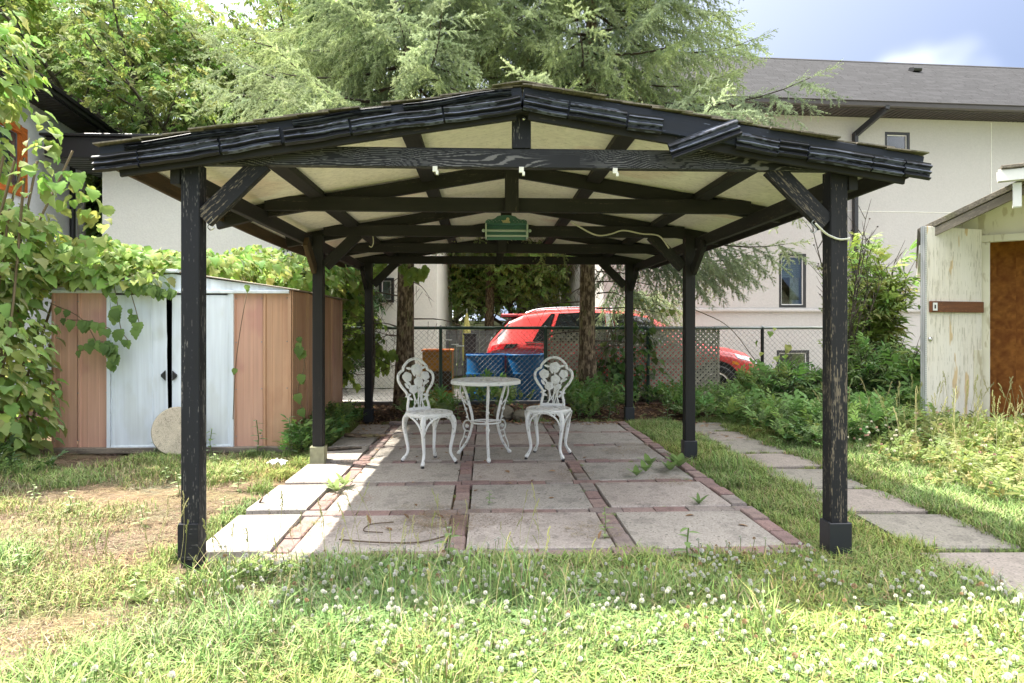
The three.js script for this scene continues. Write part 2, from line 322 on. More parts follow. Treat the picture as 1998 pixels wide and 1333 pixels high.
// bark
function bark(seed, a, b, lichen) { return surface(320, 320, 0.7, 0.9, (u, v) => { const n = fbm(u * 22, v * 14, 4, seed, 22, 14), f = fbm(u * 60, v * 40, 2, seed + 2, 60, 40), l = smooth(0.58, 0.72, fbm(u * 8, v * 7, 4, seed + 4, 8, 7)); return [...mix3(mix3(a, b, smooth(0.3, 0.7, n)), lichen, l * 0.5).map(x => x * (0.7 + 0.6 * f)), n * 0.7 + f * 0.3]; }, { bumpScale: 0.016, roughness: 0.95 }); }
M.barkSpruce = bark(541, [0.30, 0.245, 0.19], [0.56, 0.49, 0.40], [0.50, 0.50, 0.33]);
M.barkGrey = bark(551, [0.27, 0.24, 0.21], [0.46, 0.42, 0.37], [0.40, 0.41, 0.30]);
M.twig = mat({ color: rgb(0.11, 0.08, 0.055), roughness: 0.9 });
M.vineStem = mat({ color: rgb(0.16, 0.12, 0.07), roughness: 0.9 });
// leaves: the copies' own colours multiply these
const leafMat = (t = 0.4, r = 0.62) => phys({ color: rgb(1, 1, 1), roughness: 1, transmission: t, thickness: 0, specularIntensity: 0.6 });
M.leaf = leafMat(0.45); M.vineLeaf = leafMat(0.58); M.crown = leafMat(0.45); M.crown.vertexColors = true; M.needle = leafMat(0.35); M.turf = mat({ color: rgb(1, 1, 1), roughness: 0.9, vertexColors: true }); M.needle.vertexColors = true; M.blade = leafMat(0.4); M.petal = mat({ color: rgb(1, 1, 1), roughness: 0.9 });
M.litter = mat({ color: rgb(1, 1, 1), roughness: 0.95 });
// ---------- ground ----------
const PX = 0.17, PZ = -3.09;                       // pergola: middle of its front posts
function groundY(x, z) {
  const bed = 0.09 * smooth(-7.75, -8.4, z) * (1 - smooth(-9.1, -9.5, z));
  const bank = 0.09 * smooth(2.9, 4.2, x) * smooth(-2.0, -4.0, z) * (1 - smooth(-8.6, -9.4, z));
  const hedge = 0.08 * smooth(-3.2, -4.6, x) * (1 - smooth(-9.0, -9.4, z));
  const roll = 0.03 * (fbm(x * 0.7 + 3, z * 0.7, 3, 600) - 0.5) * (1 - smooth(-9.0, -9.5, z));
  return bed + bank + hedge + roll - 0.03 - 0.09 * smooth(-9.12, -9.4, z);
}
const onPatio = (x, z, m = 0) => x > PX - 1.62 - m && x < PX + 1.48 + m && z < -3.10 + m && z > -7.56 - m;
const onPath = (x, z, m = 0) => x > 2.20 - m && x < 2.77 + m && z < -2.55 + m && z > -7.7 - m;
// share of bare dry soil: the worn ground left of the pergola, litter under the spruces
function bare(x, z) {
  let b = 0.0;
  const wob = fbm(x * 1.3, z * 1.3, 4, 610) - 0.5;
  b = Math.max(b, smooth(-0.55, -1.3, x + wob * 0.9) * smooth(-1.5, -2.8, z + wob) * (0.30 + 0.5 * smooth(0.48, 0.6, fbm(x * 1.7 + 3, z * 2.4, 3, 612))));
  b = Math.max(b, 0.98 * Math.exp(-(((x + 2.6) / 1.0) ** 2 + ((z + 4.6 + wob * 0.9) / 0.42) ** 2)));
  b = Math.max(b, 0.95 * Math.exp(-(((x + 3.2) / 0.75) ** 2 + ((z + 3.9 + wob * 0.8) / 0.38) ** 2)));
  b = Math.max(b, 0.75 * Math.exp(-(((x + 1.75) / 0.35) ** 2 + ((z + 3.7) / 0.9) ** 2)));
  b = Math.max(b, smooth(-7.3, -7.7, z) * (1 - smooth(2.2, 3.4, x)));
  return clamp(b);
}
{
  const X0 = -9, X1 = 9, Z0 = -13, Z1 = 3, n = 1400;
  const hgt = new Float32Array(n * n);
  const map = texture(n, n, (u, v, i, j) => {
    const x = lerp(X0, X1, u), z = lerp(Z0, Z1, v), b = bare(x, z);
    const n1 = fbm(x * 7, z * 7, 4, 620), n2 = fbm(x * 42, z * 42, 2, 630), n3 = fbm(x * 1.1, z * 1.1, 3, 640);
    const straw = vnoise(x * 20 + n1 * 6, z * 70 + n1 * 5, 650);
    const dry = mix3([0.50, 0.42, 0.31], [0.61, 0.53, 0.39], n1), soil = mix3([0.40, 0.31, 0.235], [0.51, 0.41, 0.315], n3), sod = mix3([0.32, 0.33, 0.17], [0.45, 0.44, 0.25], n1);
    let c = mix3(sod, mix3(dry, soil, smooth(0.45, 0.62, n3)), smooth(0.25, 0.6, b + (n1 - 0.5) * 0.5));
    const bed = smooth(-7.45, -7.75, z) * (1 - smooth(-9.2, -9.5, z)) * (1 - smooth(2.4, 3.6, x));
    c = mix3(c, mix3([0.30, 0.20, 0.14], [0.46, 0.33, 0.24], n1), bed);
    hgt[j * n + i] = n2 * 0.6 + straw * 0.4;
    return c.map(q => q * (0.48 + 0.32 * n2 + 0.18 * straw));
  });
  const bump = texture(n, n, (u, v, i, j) => { const q = hgt[j * n + i]; return [q, q, q]; }, false);
  for (const t of [map, bump]) t.wrapS = t.wrapT = THREE.ClampToEdgeWrapping;
  const pos = [], uv = [], idx = [], N = 150;
  for (let j = 0; j <= N; j++) for (let i = 0; i <= N; i++) { const x = lerp(X0, X1, i / N), z = lerp(Z0, Z1, j / N); pos.push(x, groundY(x, z) - 0.004, z); uv.push(i / N, j / N); }
  for (let j = 0; j < N; j++) for (let i = 0; i < N; i++) { const a = j * (N + 1) + i, b = a + 1, c = a + N + 1, d = c + 1; idx.push(a, c, b, b, c, d); }
  struct('lawn_ground', raw(pos, uv, idx), mat({ map, bumpMap: bump, bumpScale: 0.012, roughness: 1 }));
  const far = new THREE.PlaneGeometry(320, 320); far.rotateX(-Math.PI / 2); { const a = far.attributes.uv; for (let i = 0; i < a.count; i++) a.setXY(i, a.getX(i) * 320, a.getY(i) * 320); }
  struct('terrain', far, surface(512, 512, 4, 4, (u, v) => { const n = fbm(u * 40, v * 40, 3, 660, 40, 40), m = fbm(u * 5, v * 5, 4, 663, 5, 5); return [...mix3([0.33, 0.39, 0.20], [0.45, 0.46, 0.28], m).map(q => q * (0.7 + 0.6 * n)), n]; }, { bumpScale: 0.02, roughness: 1 }), [0, -0.12, -60]);
  const dw = new THREE.PlaneGeometry(34, 3.35, 1, 1); dw.rotateX(-Math.PI / 2); { const a = dw.attributes.uv; for (let i = 0; i < a.count; i++) a.setXY(i, a.getX(i) * 34, a.getY(i) * 3.35); }
  struct('driveway', dw, M.driveway, [2, -0.08, -11.1]);
}
// ---------- patio: slabs in a grid of red bricks ----------
{
  const patio = new THREE.Group(); patio.name = 'patio'; patio.userData.kind = 'structure'; scene.add(patio);
  part('bedding', box(3.16, 0.05, 4.55, PX - 0.075, -0.049, -5.33), M.joint, patio);
  const rowZ = k => -(3.15 + 0.725 * k), cols = [-1.19, -0.325, 0.545, 1.415];
  const slab = [[0.755, 0.615], [0.75, 0.612]].map(([w, d]) => box(w, 0.06, d, 0, 0, 0, 0.007));
  const side = [box(0.36, 0.06, 0.6, 0, 0, 0, 0.007), box(0.30, 0.06, 0.44, 0, 0, 0, 0.007)];
  const br = [box(0.196, 0.06, 0.094, 0, 0, 0, 0.005), box(0.19, 0.06, 0.092, 0, 0, 0, 0.006), box(0.128, 0.06, 0.094, 0, 0, 0, 0.005)];
  const put = (name, g, m, x, z, dy, t) => { const o = part(name, g, m, patio, [PX + x, -0.014 + dy, z], [rand(-0.006, 0.006), t, rand(-0.006, 0.006)]); return o; };
  for (let k = 0; k < 6; k++) for (let c = 0; c < 3; c++) put('slab', slab[(k + c) % 2], M.slabs[Math.floor(R() * 3)], (cols[c] + cols[c + 1]) / 2 + rand(-0.006, 0.006), (rowZ(k) + rowZ(k + 1)) / 2 + rand(-0.006, 0.006), rand(-0.004, 0.006), rand(-0.006, 0.006) + (R() < 0.5 ? Math.PI : 0));
  for (let k = 0; k < 6; k++) put('slab', side[k % 2 ? 0 : 0], M.slabs[k % 3], -1.43 + rand(-0.02, 0.02), (rowZ(k) + rowZ(k + 1)) / 2 + 0.02, rand(0.0, 0.02), rand(-0.04, 0.04));
  for (let k = 0; k < 7; k++) for (let x = -1.14, n = 0; x < 1.36; n++) { put('brick', br[n % 2], M.bricks[Math.floor(R() * 5)], x + 0.1, rowZ(k) + rand(-0.004, 0.004), rand(-0.006, 0.006), rand(-0.015, 0.015)); x += 0.2; if (x > 1.3) break; }
  for (let k = 0; k < 6; k++) for (const c of cols) for (let i = 0; i < 3; i++) put('brick', br[i % 2], M.bricks[Math.floor(R() * 5)], c + rand(-0.004, 0.004), (rowZ(k) + rowZ(k + 1)) / 2 + (i - 1) * 0.205, rand(-0.006, 0.006) + (c > 1 ? 0.012 : 0), Math.PI / 2 + rand(-0.015, 0.015));
  for (let k = 0; k < 7; k++) for (const c of [cols[0], cols[3]]) put('brick', br[2], M.bricks[Math.floor(R() * 5)], c, rowZ(k), rand(-0.006, 0.006), rand(-0.02, 0.02));
  for (let i = 0; i < 4; i++) put('brick', br[0], M.bricks[3], -1.02 + i * 0.205 - 0.15, -7.40 - 0.02 * i % 3, 0.035, rand(-0.04, 0.04));
}
{
  const path = new THREE.Group(); path.name = 'garden_path'; path.userData.kind = 'structure'; scene.add(path);
  const g = [box(0.58, 0.06, 0.54, 0, 0, 0, 0.008), box(0.55, 0.06, 0.57, 0, 0, 0, 0.012)];
  for (let k = 0; k < 8; k++) part('slab', g[k % 2], M.pathSlab[k % 2], path, [2.46 + 0.012 * k + rand(-0.04, 0.04), -0.038 + rand(-0.007, 0.007), -2.86 - 0.637 * k], [rand(-0.016, 0.016), rand(-0.055, 0.055), rand(-0.018, 0.018)]);
}
// ---------- pergola ----------
const pergola = thing('pergola', 'black timber pergola with low shingled gable roof standing over the slab patio', 'pergola', [PX, 0, PZ]);
const HW = 1.55, BAY = 2.27, LEN = 2 * BAY, EAVE = 1.885, RIDGE = 2.225, SLOPE = 0.157;
const sag = (x, z) => x < 0 ? 0.055 * Math.sin(Math.PI * clamp(-z / LEN)) * (x / EAVE) ** 2 : 0.015 * Math.sin(Math.PI * clamp(-z / LEN)) * (x / EAVE) ** 2;
const deckY = (x, z) => RIDGE - SLOPE * Math.abs(x) - sag(x, z);
{
  const P = pergola;
  // posts with boots
  for (const s of [-1, 1]) for (let k = 0; k < 3; k++) {
    const worn = s > 0 && k === 0, cream = s < 0 && k === 1;
    const p = part('post', post(deckY(HW, 0) - 0.093, 0.084), worn ? M.postWorn : k === 0 ? M.post : M.beamDark, P, [s * HW, 0, -k * BAY]);
    if (worn) p.userData.label = 'post with black paint worn to bare grey wood';
    if (cream) { const g = [box(0.116, 0.15, 0.016, 0, 0.075, 0.0505), box(0.016, 0.15, 0.084, -0.0505, 0.075, 0), box(0.016, 0.15, 0.084, 0.0505, 0.075, 0)]; tag(part('post_boot', g, M.creamCap, p), 'cream painted boot at the foot of the post'); }
    else if (s < 0 && k === 0) part('post_boot', [box(0.094, 0.17, 0.010, -0.004, 0.125, 0.0475), box(0.010, 0.17, 0.084, -0.0475, 0.125, 0)], M.post, p);
    else part('post_boot', [box(0.108, 0.15, 0.012, 0, 0.10, 0.0485), box(0.012, 0.15, 0.084, -0.0485, 0.10, 0), box(0.012, 0.15, 0.084, 0.0485, 0.10, 0)], M.postCap, p);
  }
  // plates outside the posts
  for (const s of [-1, 1]) part('plate', barBetween(V(s * 1.615, 1.838, 0.05), V(s * 1.615, 1.838, -LEN - 0.08), 0.09, 0.042), M.beamDark, P);
  // trusses
  for (let k = 0; k < 5; k++) {
    const z = -k * BAY / 2, front = k === 0, tie = k % 2 === 0 ? HW - 0.043 : 1.60;
    part('tie_beam', barBetween(V(-tie, 1.932, z + (front ? 0.02 : 0)), V(tie, 1.932, z + (front ? 0.02 : 0)), 0.092, 0.044), front ? M.tieWorn : M.beamDark, P);
    const zr = z - 0.046 + (front ? 0.13 : 0);
    for (const s of [-1, 1]) {
      const e = EAVE - 0.06;
      part('rafter', barBetween(V(s * 0.004, RIDGE - 0.049, zr), V(s * e, deckY(s * e, z) - 0.047, zr), 0.09, 0.042), M.beamDark, P);
    }
    part('king_post', barBetween(V(0, front ? 1.979 : 1.88, z + (front ? 0.03 : 0.042)), V(0, RIDGE - 0.055, z + (front ? 0.03 : 0.042)), 0.038, 0.09, 0.003, V(0, 0, 1)), front ? M.post : M.beamDark, P);
  }
  // purlins between the trusses, flat under the deck
  for (let b = 0; b < 4; b++) for (const x of [-1.27, -0.55, 0.55, 1.27]) {
    const z0 = -b * BAY / 2 - (b ? 0.07 : -0.06), z1 = -(b + 1) * BAY / 2 - 0.022;
    const g = barBetween(V(0, 0, z0), V(0, 0, z1), 0.046, 0.09); g.rotateZ(-Math.sign(x) * Math.atan(SLOPE));
    part('purlin', g, M.beamDark, P, [x, deckY(x, (z0 + z1) / 2) - 0.025, 0]);
  }
  part('collar_board', box(1.0, 0.05, 0.03, 0, 2.075, -1.9), M.beamDark, P);
  // knee braces across, and along the plates
  for (const s of [-1, 1]) for (let k = 0; k < 3; k++) {
    const z = -k * BAY + (k ? 0 : 0.012), xin = HW - 0.042;
    part('knee_brace', barBetween(V(s * (xin - 0.012), 1.635, z), V(s * (xin - 0.285), 1.905, z), 0.09, 0.04), k ? M.beamDark : M.brace, P);
    if (k) part('knee_brace', barBetween(V(s * 1.573, 1.60, z + 0.045), V(s * 1.573, 1.80, z + 0.30), 0.085, 0.036, 0.003, V(0, 0, 1)), k === 1 && s < 0 ? M.brownWood : M.beamDark, P);
  }
  // roof boards (cream on the underside) in sheets
  const cuts = [0.11, -1.16, -2.3, -3.42, -LEN - 0.13];
  for (const s of [-1, 1]) for (let i = 0; i < 4; i++) part('roof_board', sheetOver(s > 0 ? 0.003 : -EAVE, s > 0 ? EAVE : -0.003, cuts[i + 1] + 0.004, cuts[i] - 0.004, deckY, 0.011, 8, 4), M.soffit, P);
  // old shingles, course by course
  {
    const g = [];
    for (const s of [-1, 1]) for (let c = 0; c < 14; c++) {
      const xe = EAVE + 0.03 - c * 0.14;
      for (let z = 0.15; z > -LEN - 0.16;) {
        const w = Math.min(rand(0.16, 0.34), z + LEN + 0.17), x0 = Math.max(0.0, xe - 0.19), x1 = xe + rand(-0.012, 0.012), lift = rand(0.004, 0.012), front = z > 0.1 ? rand(-0.03, 0.015) : 0;
        const zz = z;
        g.push(sheetOver(s > 0 ? x0 : -x1, s > 0 ? x1 : -x0, zz - w + 0.004, zz + front, (x, q) => deckY(x, q) + 0.0125 + 0.0022 * (c % 2) + lift * clamp((Math.abs(x) - x0) / (x1 - x0)) + 0.004, 0.006, 1, 1));
        z -= w;
      }
    }
    for (let z = 0.15; z > -LEN - 0.1; z -= 0.22) { const z0 = z; g.push(sheetOver(-0.14, 0.14, z0 - 0.26, z0, (x, q) => deckY(x, q) + 0.032 + 0.004 * (z0 - q), 0.005, 2, 1)); }
    const m = part('roof_shingles', g, M.shingleOld, P); m.userData.kind = 'stuff';
  }
  // gable fascia: base boards, then short moulded strips nailed over them
  const ang = Math.atan(SLOPE), zf = 0.118;
  const along = (s, t) => { const x = s * t; return V(x, RIDGE - SLOPE * t, zf); };
  for (const s of [-1, 1]) {
    const A = along(s, 0.0), B = along(s, EAVE + 0.02); A.y -= 0.036; B.y -= 0.036;
    part('fascia_board', s < 0 ? barBetween(B, A, 0.10, 0.02) : barBetween(A, B, 0.10, 0.02), M.fascia, P);
    const A2 = along(s, 0.03), B2 = along(s, EAVE - 0.05); for (const q of [A2, B2]) { q.y -= 0.104; q.z -= 0.02; }
    part('fascia_backing', s < 0 ? barBetween(B2, A2, 0.045, 0.018) : barBetween(A2, B2, 0.045, 0.018), M.beamDark, P);
  }
  const wave = h => { const pr = [[-h / 2, 0]]; const N = 18; for (let i = 0; i <= N; i++) { const t = i / N; pr.push([-h / 2 + h * t, 0.008 + 0.0065 * Math.sin(t * Math.PI * 6 - 0.6) + 0.003 * Math.sin(t * 17)]); } pr.push([h / 2, 0]); return pr.reverse(); };
  const prof = wave(0.082);
  function strip(len, seed, amp) { return sweep(prof, len, Math.max(3, Math.round(len / 0.06)), (x, y, z) => [x, y + amp * Math.sin(x * 9 + seed) * 0.006 + amp * Math.sin(x * 31 + seed * 3) * 0.0025, z + amp * 0.002 * Math.sin(x * 23 + seed)], seed); }
  const lens = { '-1': [[0.004, 0.36], [0.365, 0.42], [0.79, 0.30], [1.10, 0.27], [1.375, 0.36], [1.735, 0.20]], '1': [[0.004, 0.21], [0.215, 0.27], [0.49, 0.165], [1.0, 0.205], [1.205, 0.14], [1.345, 0.31], [1.655, 0.155], [1.81, 0.13]] };
  for (const s of [-1, 1]) lens[s].forEach(([t, L], i) => {
    const c = along(s, t + L / 2), drop = (s > 0 ? [0.052, 0.056, 0.060, 0.068, 0.060, 0.066, 0.064, 0.058][i] : 0.060) + rand(-0.002, 0.003);
    const m = part('moulding_strip', strip(L - 0.004, rand(0, 20), s < 0 ? 0.7 : 0.4), M.moulding, P, [c.x, c.y - drop, zf + 0.0115 + 0.004 * (i % 2)], [0, 0, -s * ang + rand(-0.012, 0.012)]);
    return m;
  });
  for (const [t, L] of [[0.05, 0.5], [0.6, 0.45], [1.2, 0.6]]) { const c = along(-1, t + L / 2); part('moulding_strip', sweep(wave(0.035), L, 6, (x, y, z) => [x, y + 0.004 * Math.sin(x * 13 + t), z], t), M.moulding, P, [c.x, c.y - 0.004, zf + 0.0115], [0, 0, ang]); }
  tag(part('loose_moulding', strip(0.345, 4, 0.0), M.moulding, P, [0.845, 1.998, zf + 0.036], [0.0, 0, 0.36]), 'loose moulding strip hanging askew from the gable fascia');
  // eave boards along both sides, the left one sagging
  for (const s of [-1, 1]) {
    const L = LEN + 0.2, g = bar(L, 0.085, 0.02, 0.002, 20, (x, y, z) => { const zz = 0.09 - (x + L / 2); return [x, y - sag(s * EAVE, zz), z]; });
    g.rotateY(Math.PI / 2); g.translate(s * (EAVE - 0.03), deckY(EAVE, 0) - 0.044, 0.09 - L / 2);
    part('eave_board', g, s < 0 ? M.brownWood : M.beamDark, P);
  }
  // short tails of boards along the left eave
  for (const k of [1, 3]) part('outrigger', barBetween(V(-1.65, deckY(1.65, 0) - 0.1, -k * BAY / 2 + 0.03), V(-1.9, deckY(1.9, 0) - 0.125, -k * BAY / 2 + 0.03), 0.09, 0.04), M.beamDark, P);
  // bolt on the king post, hooks and clips
  const bolt = new THREE.SphereGeometry(0.009, 10, 6); part('bolt', bolt, M.chrome, P, [0.01, 2.115, 0.052]);
  for (const x of [-0.41, 0.0, 0.45]) part('clip', [box(0.022, 0.028, 0.012, 0, 0, 0), box(0.012, 0.02, 0.014, 0.01, -0.018, 0)], M.whitePlastic, P, [x, 1.876, 0.04]);
}
const hookG = tube(curve([[0, 0.05, 0], [0.012, 0.035, 0], [0, 0.02, 0], [-0.012, 0.002, 0], [0, -0.014, 0], [0.016, -0.006, 0], [0.017, 0.006, 0]], 24), 0.0026, 5);
solo('hook', hookG, M.chrome, 'small metal hook under the brace of the smooth black corner post', 'hook', [PX - 1.46, 1.595, PZ + 0.03]);
solo('hook', hookG, M.galvanised, 'thin wire hook under the brace of the worn corner post', 'hook', [PX + 1.43, 1.60, PZ + 0.03], [0, Math.PI, 0]);
{ // a pale cord strung along the third truss and a cable slung round the worn corner post
  const c = curve([[0.52, 1.975, -2.05], [0.74, 1.885, -2.13], [0.86, 1.90, -2.17], [0.96, 1.93, -2.17], [1.12, 1.905, -2.17], [1.27, 1.888, -2.18], [1.36, 1.79, -2.2]].map(p => [p[0] + PX, p[1], p[2] + PZ]), 60);
  solo('cord', tube(c, 0.0065, 6), M.cord, 'pale knotted cord strung along a truss beside the towel holder', 'cord');
  const w = curve([[1.40, 1.60, 0.1], [1.46, 1.56, 0.075], [1.50, 1.548, 0.05], [1.55, 1.532, 0.05], [1.595, 1.538, 0.05], [1.602, 1.545, 0.02], [1.603, 1.56, -0.02]].map(p => [p[0] + PX, p[1] + 0.02, p[2] + PZ]), 40);
  solo('cable', tube(w, 0.005, 6), M.whitePlastic, 'white cable slung round the worn corner post of the pergola', 'cable');
  const d = curve([[0, 1.88, 0], [0.004, 1.82, 0.01], [-0.012, 1.79, 0.01], [-0.03, 1.80, 0.01]].map(p => [p[0] - 0.93, p[1], p[2] - 5.33]), 24);
  solo('cord', tube(d, 0.004, 5), M.cord, 'short pale cord end dangling from a truss', 'cord');
}
// ---------- paper towel holder hung on the third truss ----------
{
  const h = thing('towel_holder', 'green scalloped paper towel holder with painted bird hung on a truss', 'towel holder', [PX + 0.0, 1.853, PZ - BAY + 0.066]);
  const s = new THREE.Shape(); s.moveTo(-0.17, 0); s.lineTo(0.17, 0); s.lineTo(0.17, 0.15); s.quadraticCurveTo(0.16, 0.165, 0.14, 0.165); s.quadraticCurveTo(0.10, 0.16, 0.075, 0.19); s.quadraticCurveTo(0.04, 0.2, 0, 0.2); s.quadraticCurveTo(-0.04, 0.2, -0.075, 0.19); s.quadraticCurveTo(-0.10, 0.16, -0.14, 0.165); s.quadraticCurveTo(-0.16, 0.165, -0.17, 0.15); s.closePath();
  part('back_board', new THREE.ExtrudeGeometry(s, { depth: 0.012, bevelEnabled: true, bevelSize: 0.002, bevelThickness: 0.002, bevelSegments: 1 }), M.holderGreen, h);
  for (const q of [-1, 1]) { const sd = part('side_board', box(0.012, 0.115, 0.11, q * 0.168, 0.058, 0.069), M.holderPale, h); part('knob', new THREE.SphereGeometry(0.014, 12, 8), M.holderPale, sd, [q * 0.188, 0.062, 0.09]); }
  const rod = tube([V(-0.175, 0.062, 0.09), V(0.175, 0.062, 0.09)], 0.010, 10); part('rod', rod, M.holderPale, h);
  part('lower_rail', box(0.324, 0.014, 0.02, 0, 0.018, 0.1), M.holderPale, h);
  part('shelf', box(0.324, 0.01, 0.08, 0, 0.118, 0.055), M.holderGreen, h);
  const dots = []; for (let i = 0; i < 11; i++) for (let j = 0; j < 3; j++) { const x = -0.15 + i * 0.03 + (j % 2) * 0.012; if (Math.abs(x) < 0.05 && j < 3) continue; const g = new THREE.CircleGeometry(0.0035, 6); g.translate(x, 0.133 + j * 0.012, 0.0165); dots.push(g); }
  part('dots', dots, M.holderPale, h).userData.kind = 'stuff';
  const b1 = new THREE.SphereGeometry(0.028, 14, 10); b1.scale(1.15, 0.75, 0.2); b1.translate(0, 0.142, 0.017); const b2 = new THREE.SphereGeometry(0.014, 12, 8); b2.scale(1, 1, 0.35); b2.translate(0.012, 0.168, 0.017); const b3 = new THREE.ConeGeometry(0.012, 0.03, 8); b3.rotateZ(1.0); b3.scale(1, 1, 0.3); b3.translate(-0.03, 0.152, 0.017);
  part('painted_bird', [b1, b2, b3], M.birdCream, h);
}
// ---------- cast aluminium chairs and table ----------
function cabriole(p0, out, h, r0, r1) {             // curved leg: bows out at the knee, in at the shin, out at the foot
  const o = V(out[0], 0, out[1]).normalize(), pts = [[0, h], [0.035, h - 0.035], [0.045, h - 0.09], [0.03, h * 0.52], [0.012, h * 0.27], [0.022, 0.07], [0.06, 0.018]];
  return tube(curve(pts.map(([d, y]) => V(p0[0] + o.x * d, y, p0[1] + o.z * d)), 18), Array.from({ length: 19 }, (_, i) => lerp(r0, r1, smooth(0, 0.75, i / 18)) + (i > 16 ? 0.004 : 0)), 7);
}
function rose(x, y, r) {                             // flat cast rose: rounded disc with raised petals
  const g = []; const c = new THREE.SphereGeometry(r, 14, 8).toNonIndexed(); c.scale(1, 0.92, 0.30); c.translate(x, y, 0); g.push(c);
  for (let i = 0; i < 5; i++) { const a = i / 5 * 6.283 + x * 9, p = new THREE.SphereGeometry(r * 0.52, 10, 6).toNonIndexed(); p.scale(1, 0.8, 0.35); p.rotateZ(a + 1.57); p.translate(x + Math.cos(a) * r * 0.66, y + Math.sin(a) * r * 0.6, 0.002); g.push(p); }
  const k = new THREE.TorusGeometry(r * 0.42, r * 0.12, 5, 12).toNonIndexed(); k.translate(x, y, r * 0.24); g.push(k);
  return g;
}
function leafFlat(x, y, a, l) { const s = new THREE.Shape(); s.moveTo(0, 0); s.quadraticCurveTo(l * 0.45, l * 0.34, l, 0); s.quadraticCurveTo(l * 0.45, -l * 0.34, 0, 0); const g = new THREE.ExtrudeGeometry(s, { depth: 0.007, bevelEnabled: true, bevelSize: 0.002, bevelThickness: 0.002, bevelSegments: 1, curveSegments: 5 }); g.translate(0, 0, -0.0035); g.rotateZ(a); g.translate(x, y, 0); return g; }
function makeChair(label, p, turn) {
  const c = thing('bistro_chair', label, 'chair', p, turn, 'white cast metal bistro chairs'), H = 0.415;
  // seat: ring rims and pierced spokes
  const seat = []; seat.push(lathe([[0.165, H + 0.002], [0.18, H + 0.008], [0.192, H + 0.004], [0.196, H - 0.010], [0.19, H - 0.026], [0.18, H - 0.026], [0.18, H - 0.006], [0.165, H - 0.006], [0.165, H + 0.002]], 40));
  seat.push(lathe([[0.0, H + 0.002], [0.045, H + 0.003], [0.05, H - 0.002], [0.045, H - 0.007], [0, H - 0.007]], 24)); seat.push(lathe([[0.1, H + 0.001], [0.115, H + 0.003], [0.118, H - 0.003], [0.1, H - 0.007], [0.1, H + 0.001]], 32));
  for (let i = 0; i < 16; i++) { const a = i / 16 * 6.283; const b = box(0.062, 0.007, 0.014, 0.142, H - 0.003, 0, 0.002); b.rotateY(a); seat.push(b); if (i % 2) { const d = box(0.066, 0.007, 0.02, 0.075, H - 0.0035, 0, 0.002); d.rotateY(a + 0.2); seat.push(d); } const e = new THREE.SphereGeometry(0.017, 8, 5).toNonIndexed(); e.scale(1, 0.28, 1); e.translate(Math.cos(a) * 0.142, H - 0.002, Math.sin(a) * 0.142); seat.push(e); }
  part('seat', seat, M.cast, c);
  // pierced aprons under the rim between knees
  for (let k = 0; k < 4; k++) {
    const a = Math.PI / 4 + k * Math.PI / 2, leg = [], x = Math.sin(a) * 0.165, z = Math.cos(a) * 0.165;
    leg.push(cabriole([x, z], [x, z], H - 0.012, 0.024, 0.0125));
    // spread shoulder with pierced panel
    const t = V(Math.cos(a), 0, -Math.sin(a)), o = V(Math.sin(a), 0, Math.cos(a));
    for (const s of [-1, 1]) leg.push(tube(curve([V(x, H - 0.15, z).addScaledVector(o, 0.038).addScaledVector(t, s * 0.010), V(x, H - 0.085, z).addScaledVector(o, 0.036).addScaledVector(t, s * 0.035), V(x, H - 0.04, z).addScaledVector(o, 0.022).addScaledVector(t, s * 0.075), V(x, H - 0.02, z).addScaledVector(o, -0.004).addScaledVector(t, s * 0.115)], 10), 0.0085, 6));
    for (const s of [-1, 1]) for (let i = 0; i < 3; i++) { const g = new THREE.SphereGeometry(0.0085, 6, 5).toNonIndexed(); const q = V(x, H - 0.03 - i * 0.004, z).addScaledVector(o, 0.022 - i * 0.007).addScaledVector(t, s * (0.03 + i * 0.024)); g.translate(q.x, q.y, q.z); leg.push(g); }
    const sh = new THREE.SphereGeometry(0.026, 10, 8).toNonIndexed(); sh.scale(1, 1.1, 0.6); sh.rotateY(a); const q = V(x, H - 0.07, z).addScaledVector(o, 0.042); sh.translate(q.x, q.y, q.z); leg.push(sh);
    const l = part('leg', leg, M.cast, c);
    const f = V(x, 0, z).addScaledVector(o, 0.06); part('foot_cap', lathe([[0, 0], [0.013, 0], [0.014, 0.012], [0, 0.012]], 10), M.rubber, l, [f.x, 0, f.z]);
  }
  // back, leaning away from the seat
  const back = new THREE.Group(); back.name = 'backrest'; back.position.set(0, H, -0.165); back.rotation.x = -0.17; c.add(back);
  const half = [[0.105, 0.0], [0.098, 0.055], [0.088, 0.10], [0.10, 0.15], [0.142, 0.205], [0.168, 0.255], [0.165, 0.305], [0.135, 0.335], [0.118, 0.342], [0.112, 0.368], [0.082, 0.402], [0.045, 0.412], [0.03, 0.425], [0.0, 0.438]];
  half.splice(12, 1); half[11] = [0.05, 0.425];
  const out = [...half.map(p => V(p[0], p[1], 0)), ...half.slice(0, -1).reverse().map(p => V(-p[0], p[1], 0))];
  const fr = tube(new THREE.CatmullRomCurve3(out, false, 'centripetal').getPoints(90), 0.0125, 7); fr.scale(1, 1, 0.75);
  part('back_frame', [fr, box(0.22, 0.026, 0.018, 0, 0.014, 0)], M.cast, back);
  const fl = [];
  for (const [x, y, r] of [[0.01, 0.345, 0.05], [-0.085, 0.285, 0.044], [0.092, 0.288, 0.04], [0.02, 0.238, 0.043], [-0.035, 0.178, 0.04], [0.05, 0.175, 0.026]]) fl.push(...rose(x, y, r));
  part('cast_roses', fl, M.cast, back);
  const st = [];
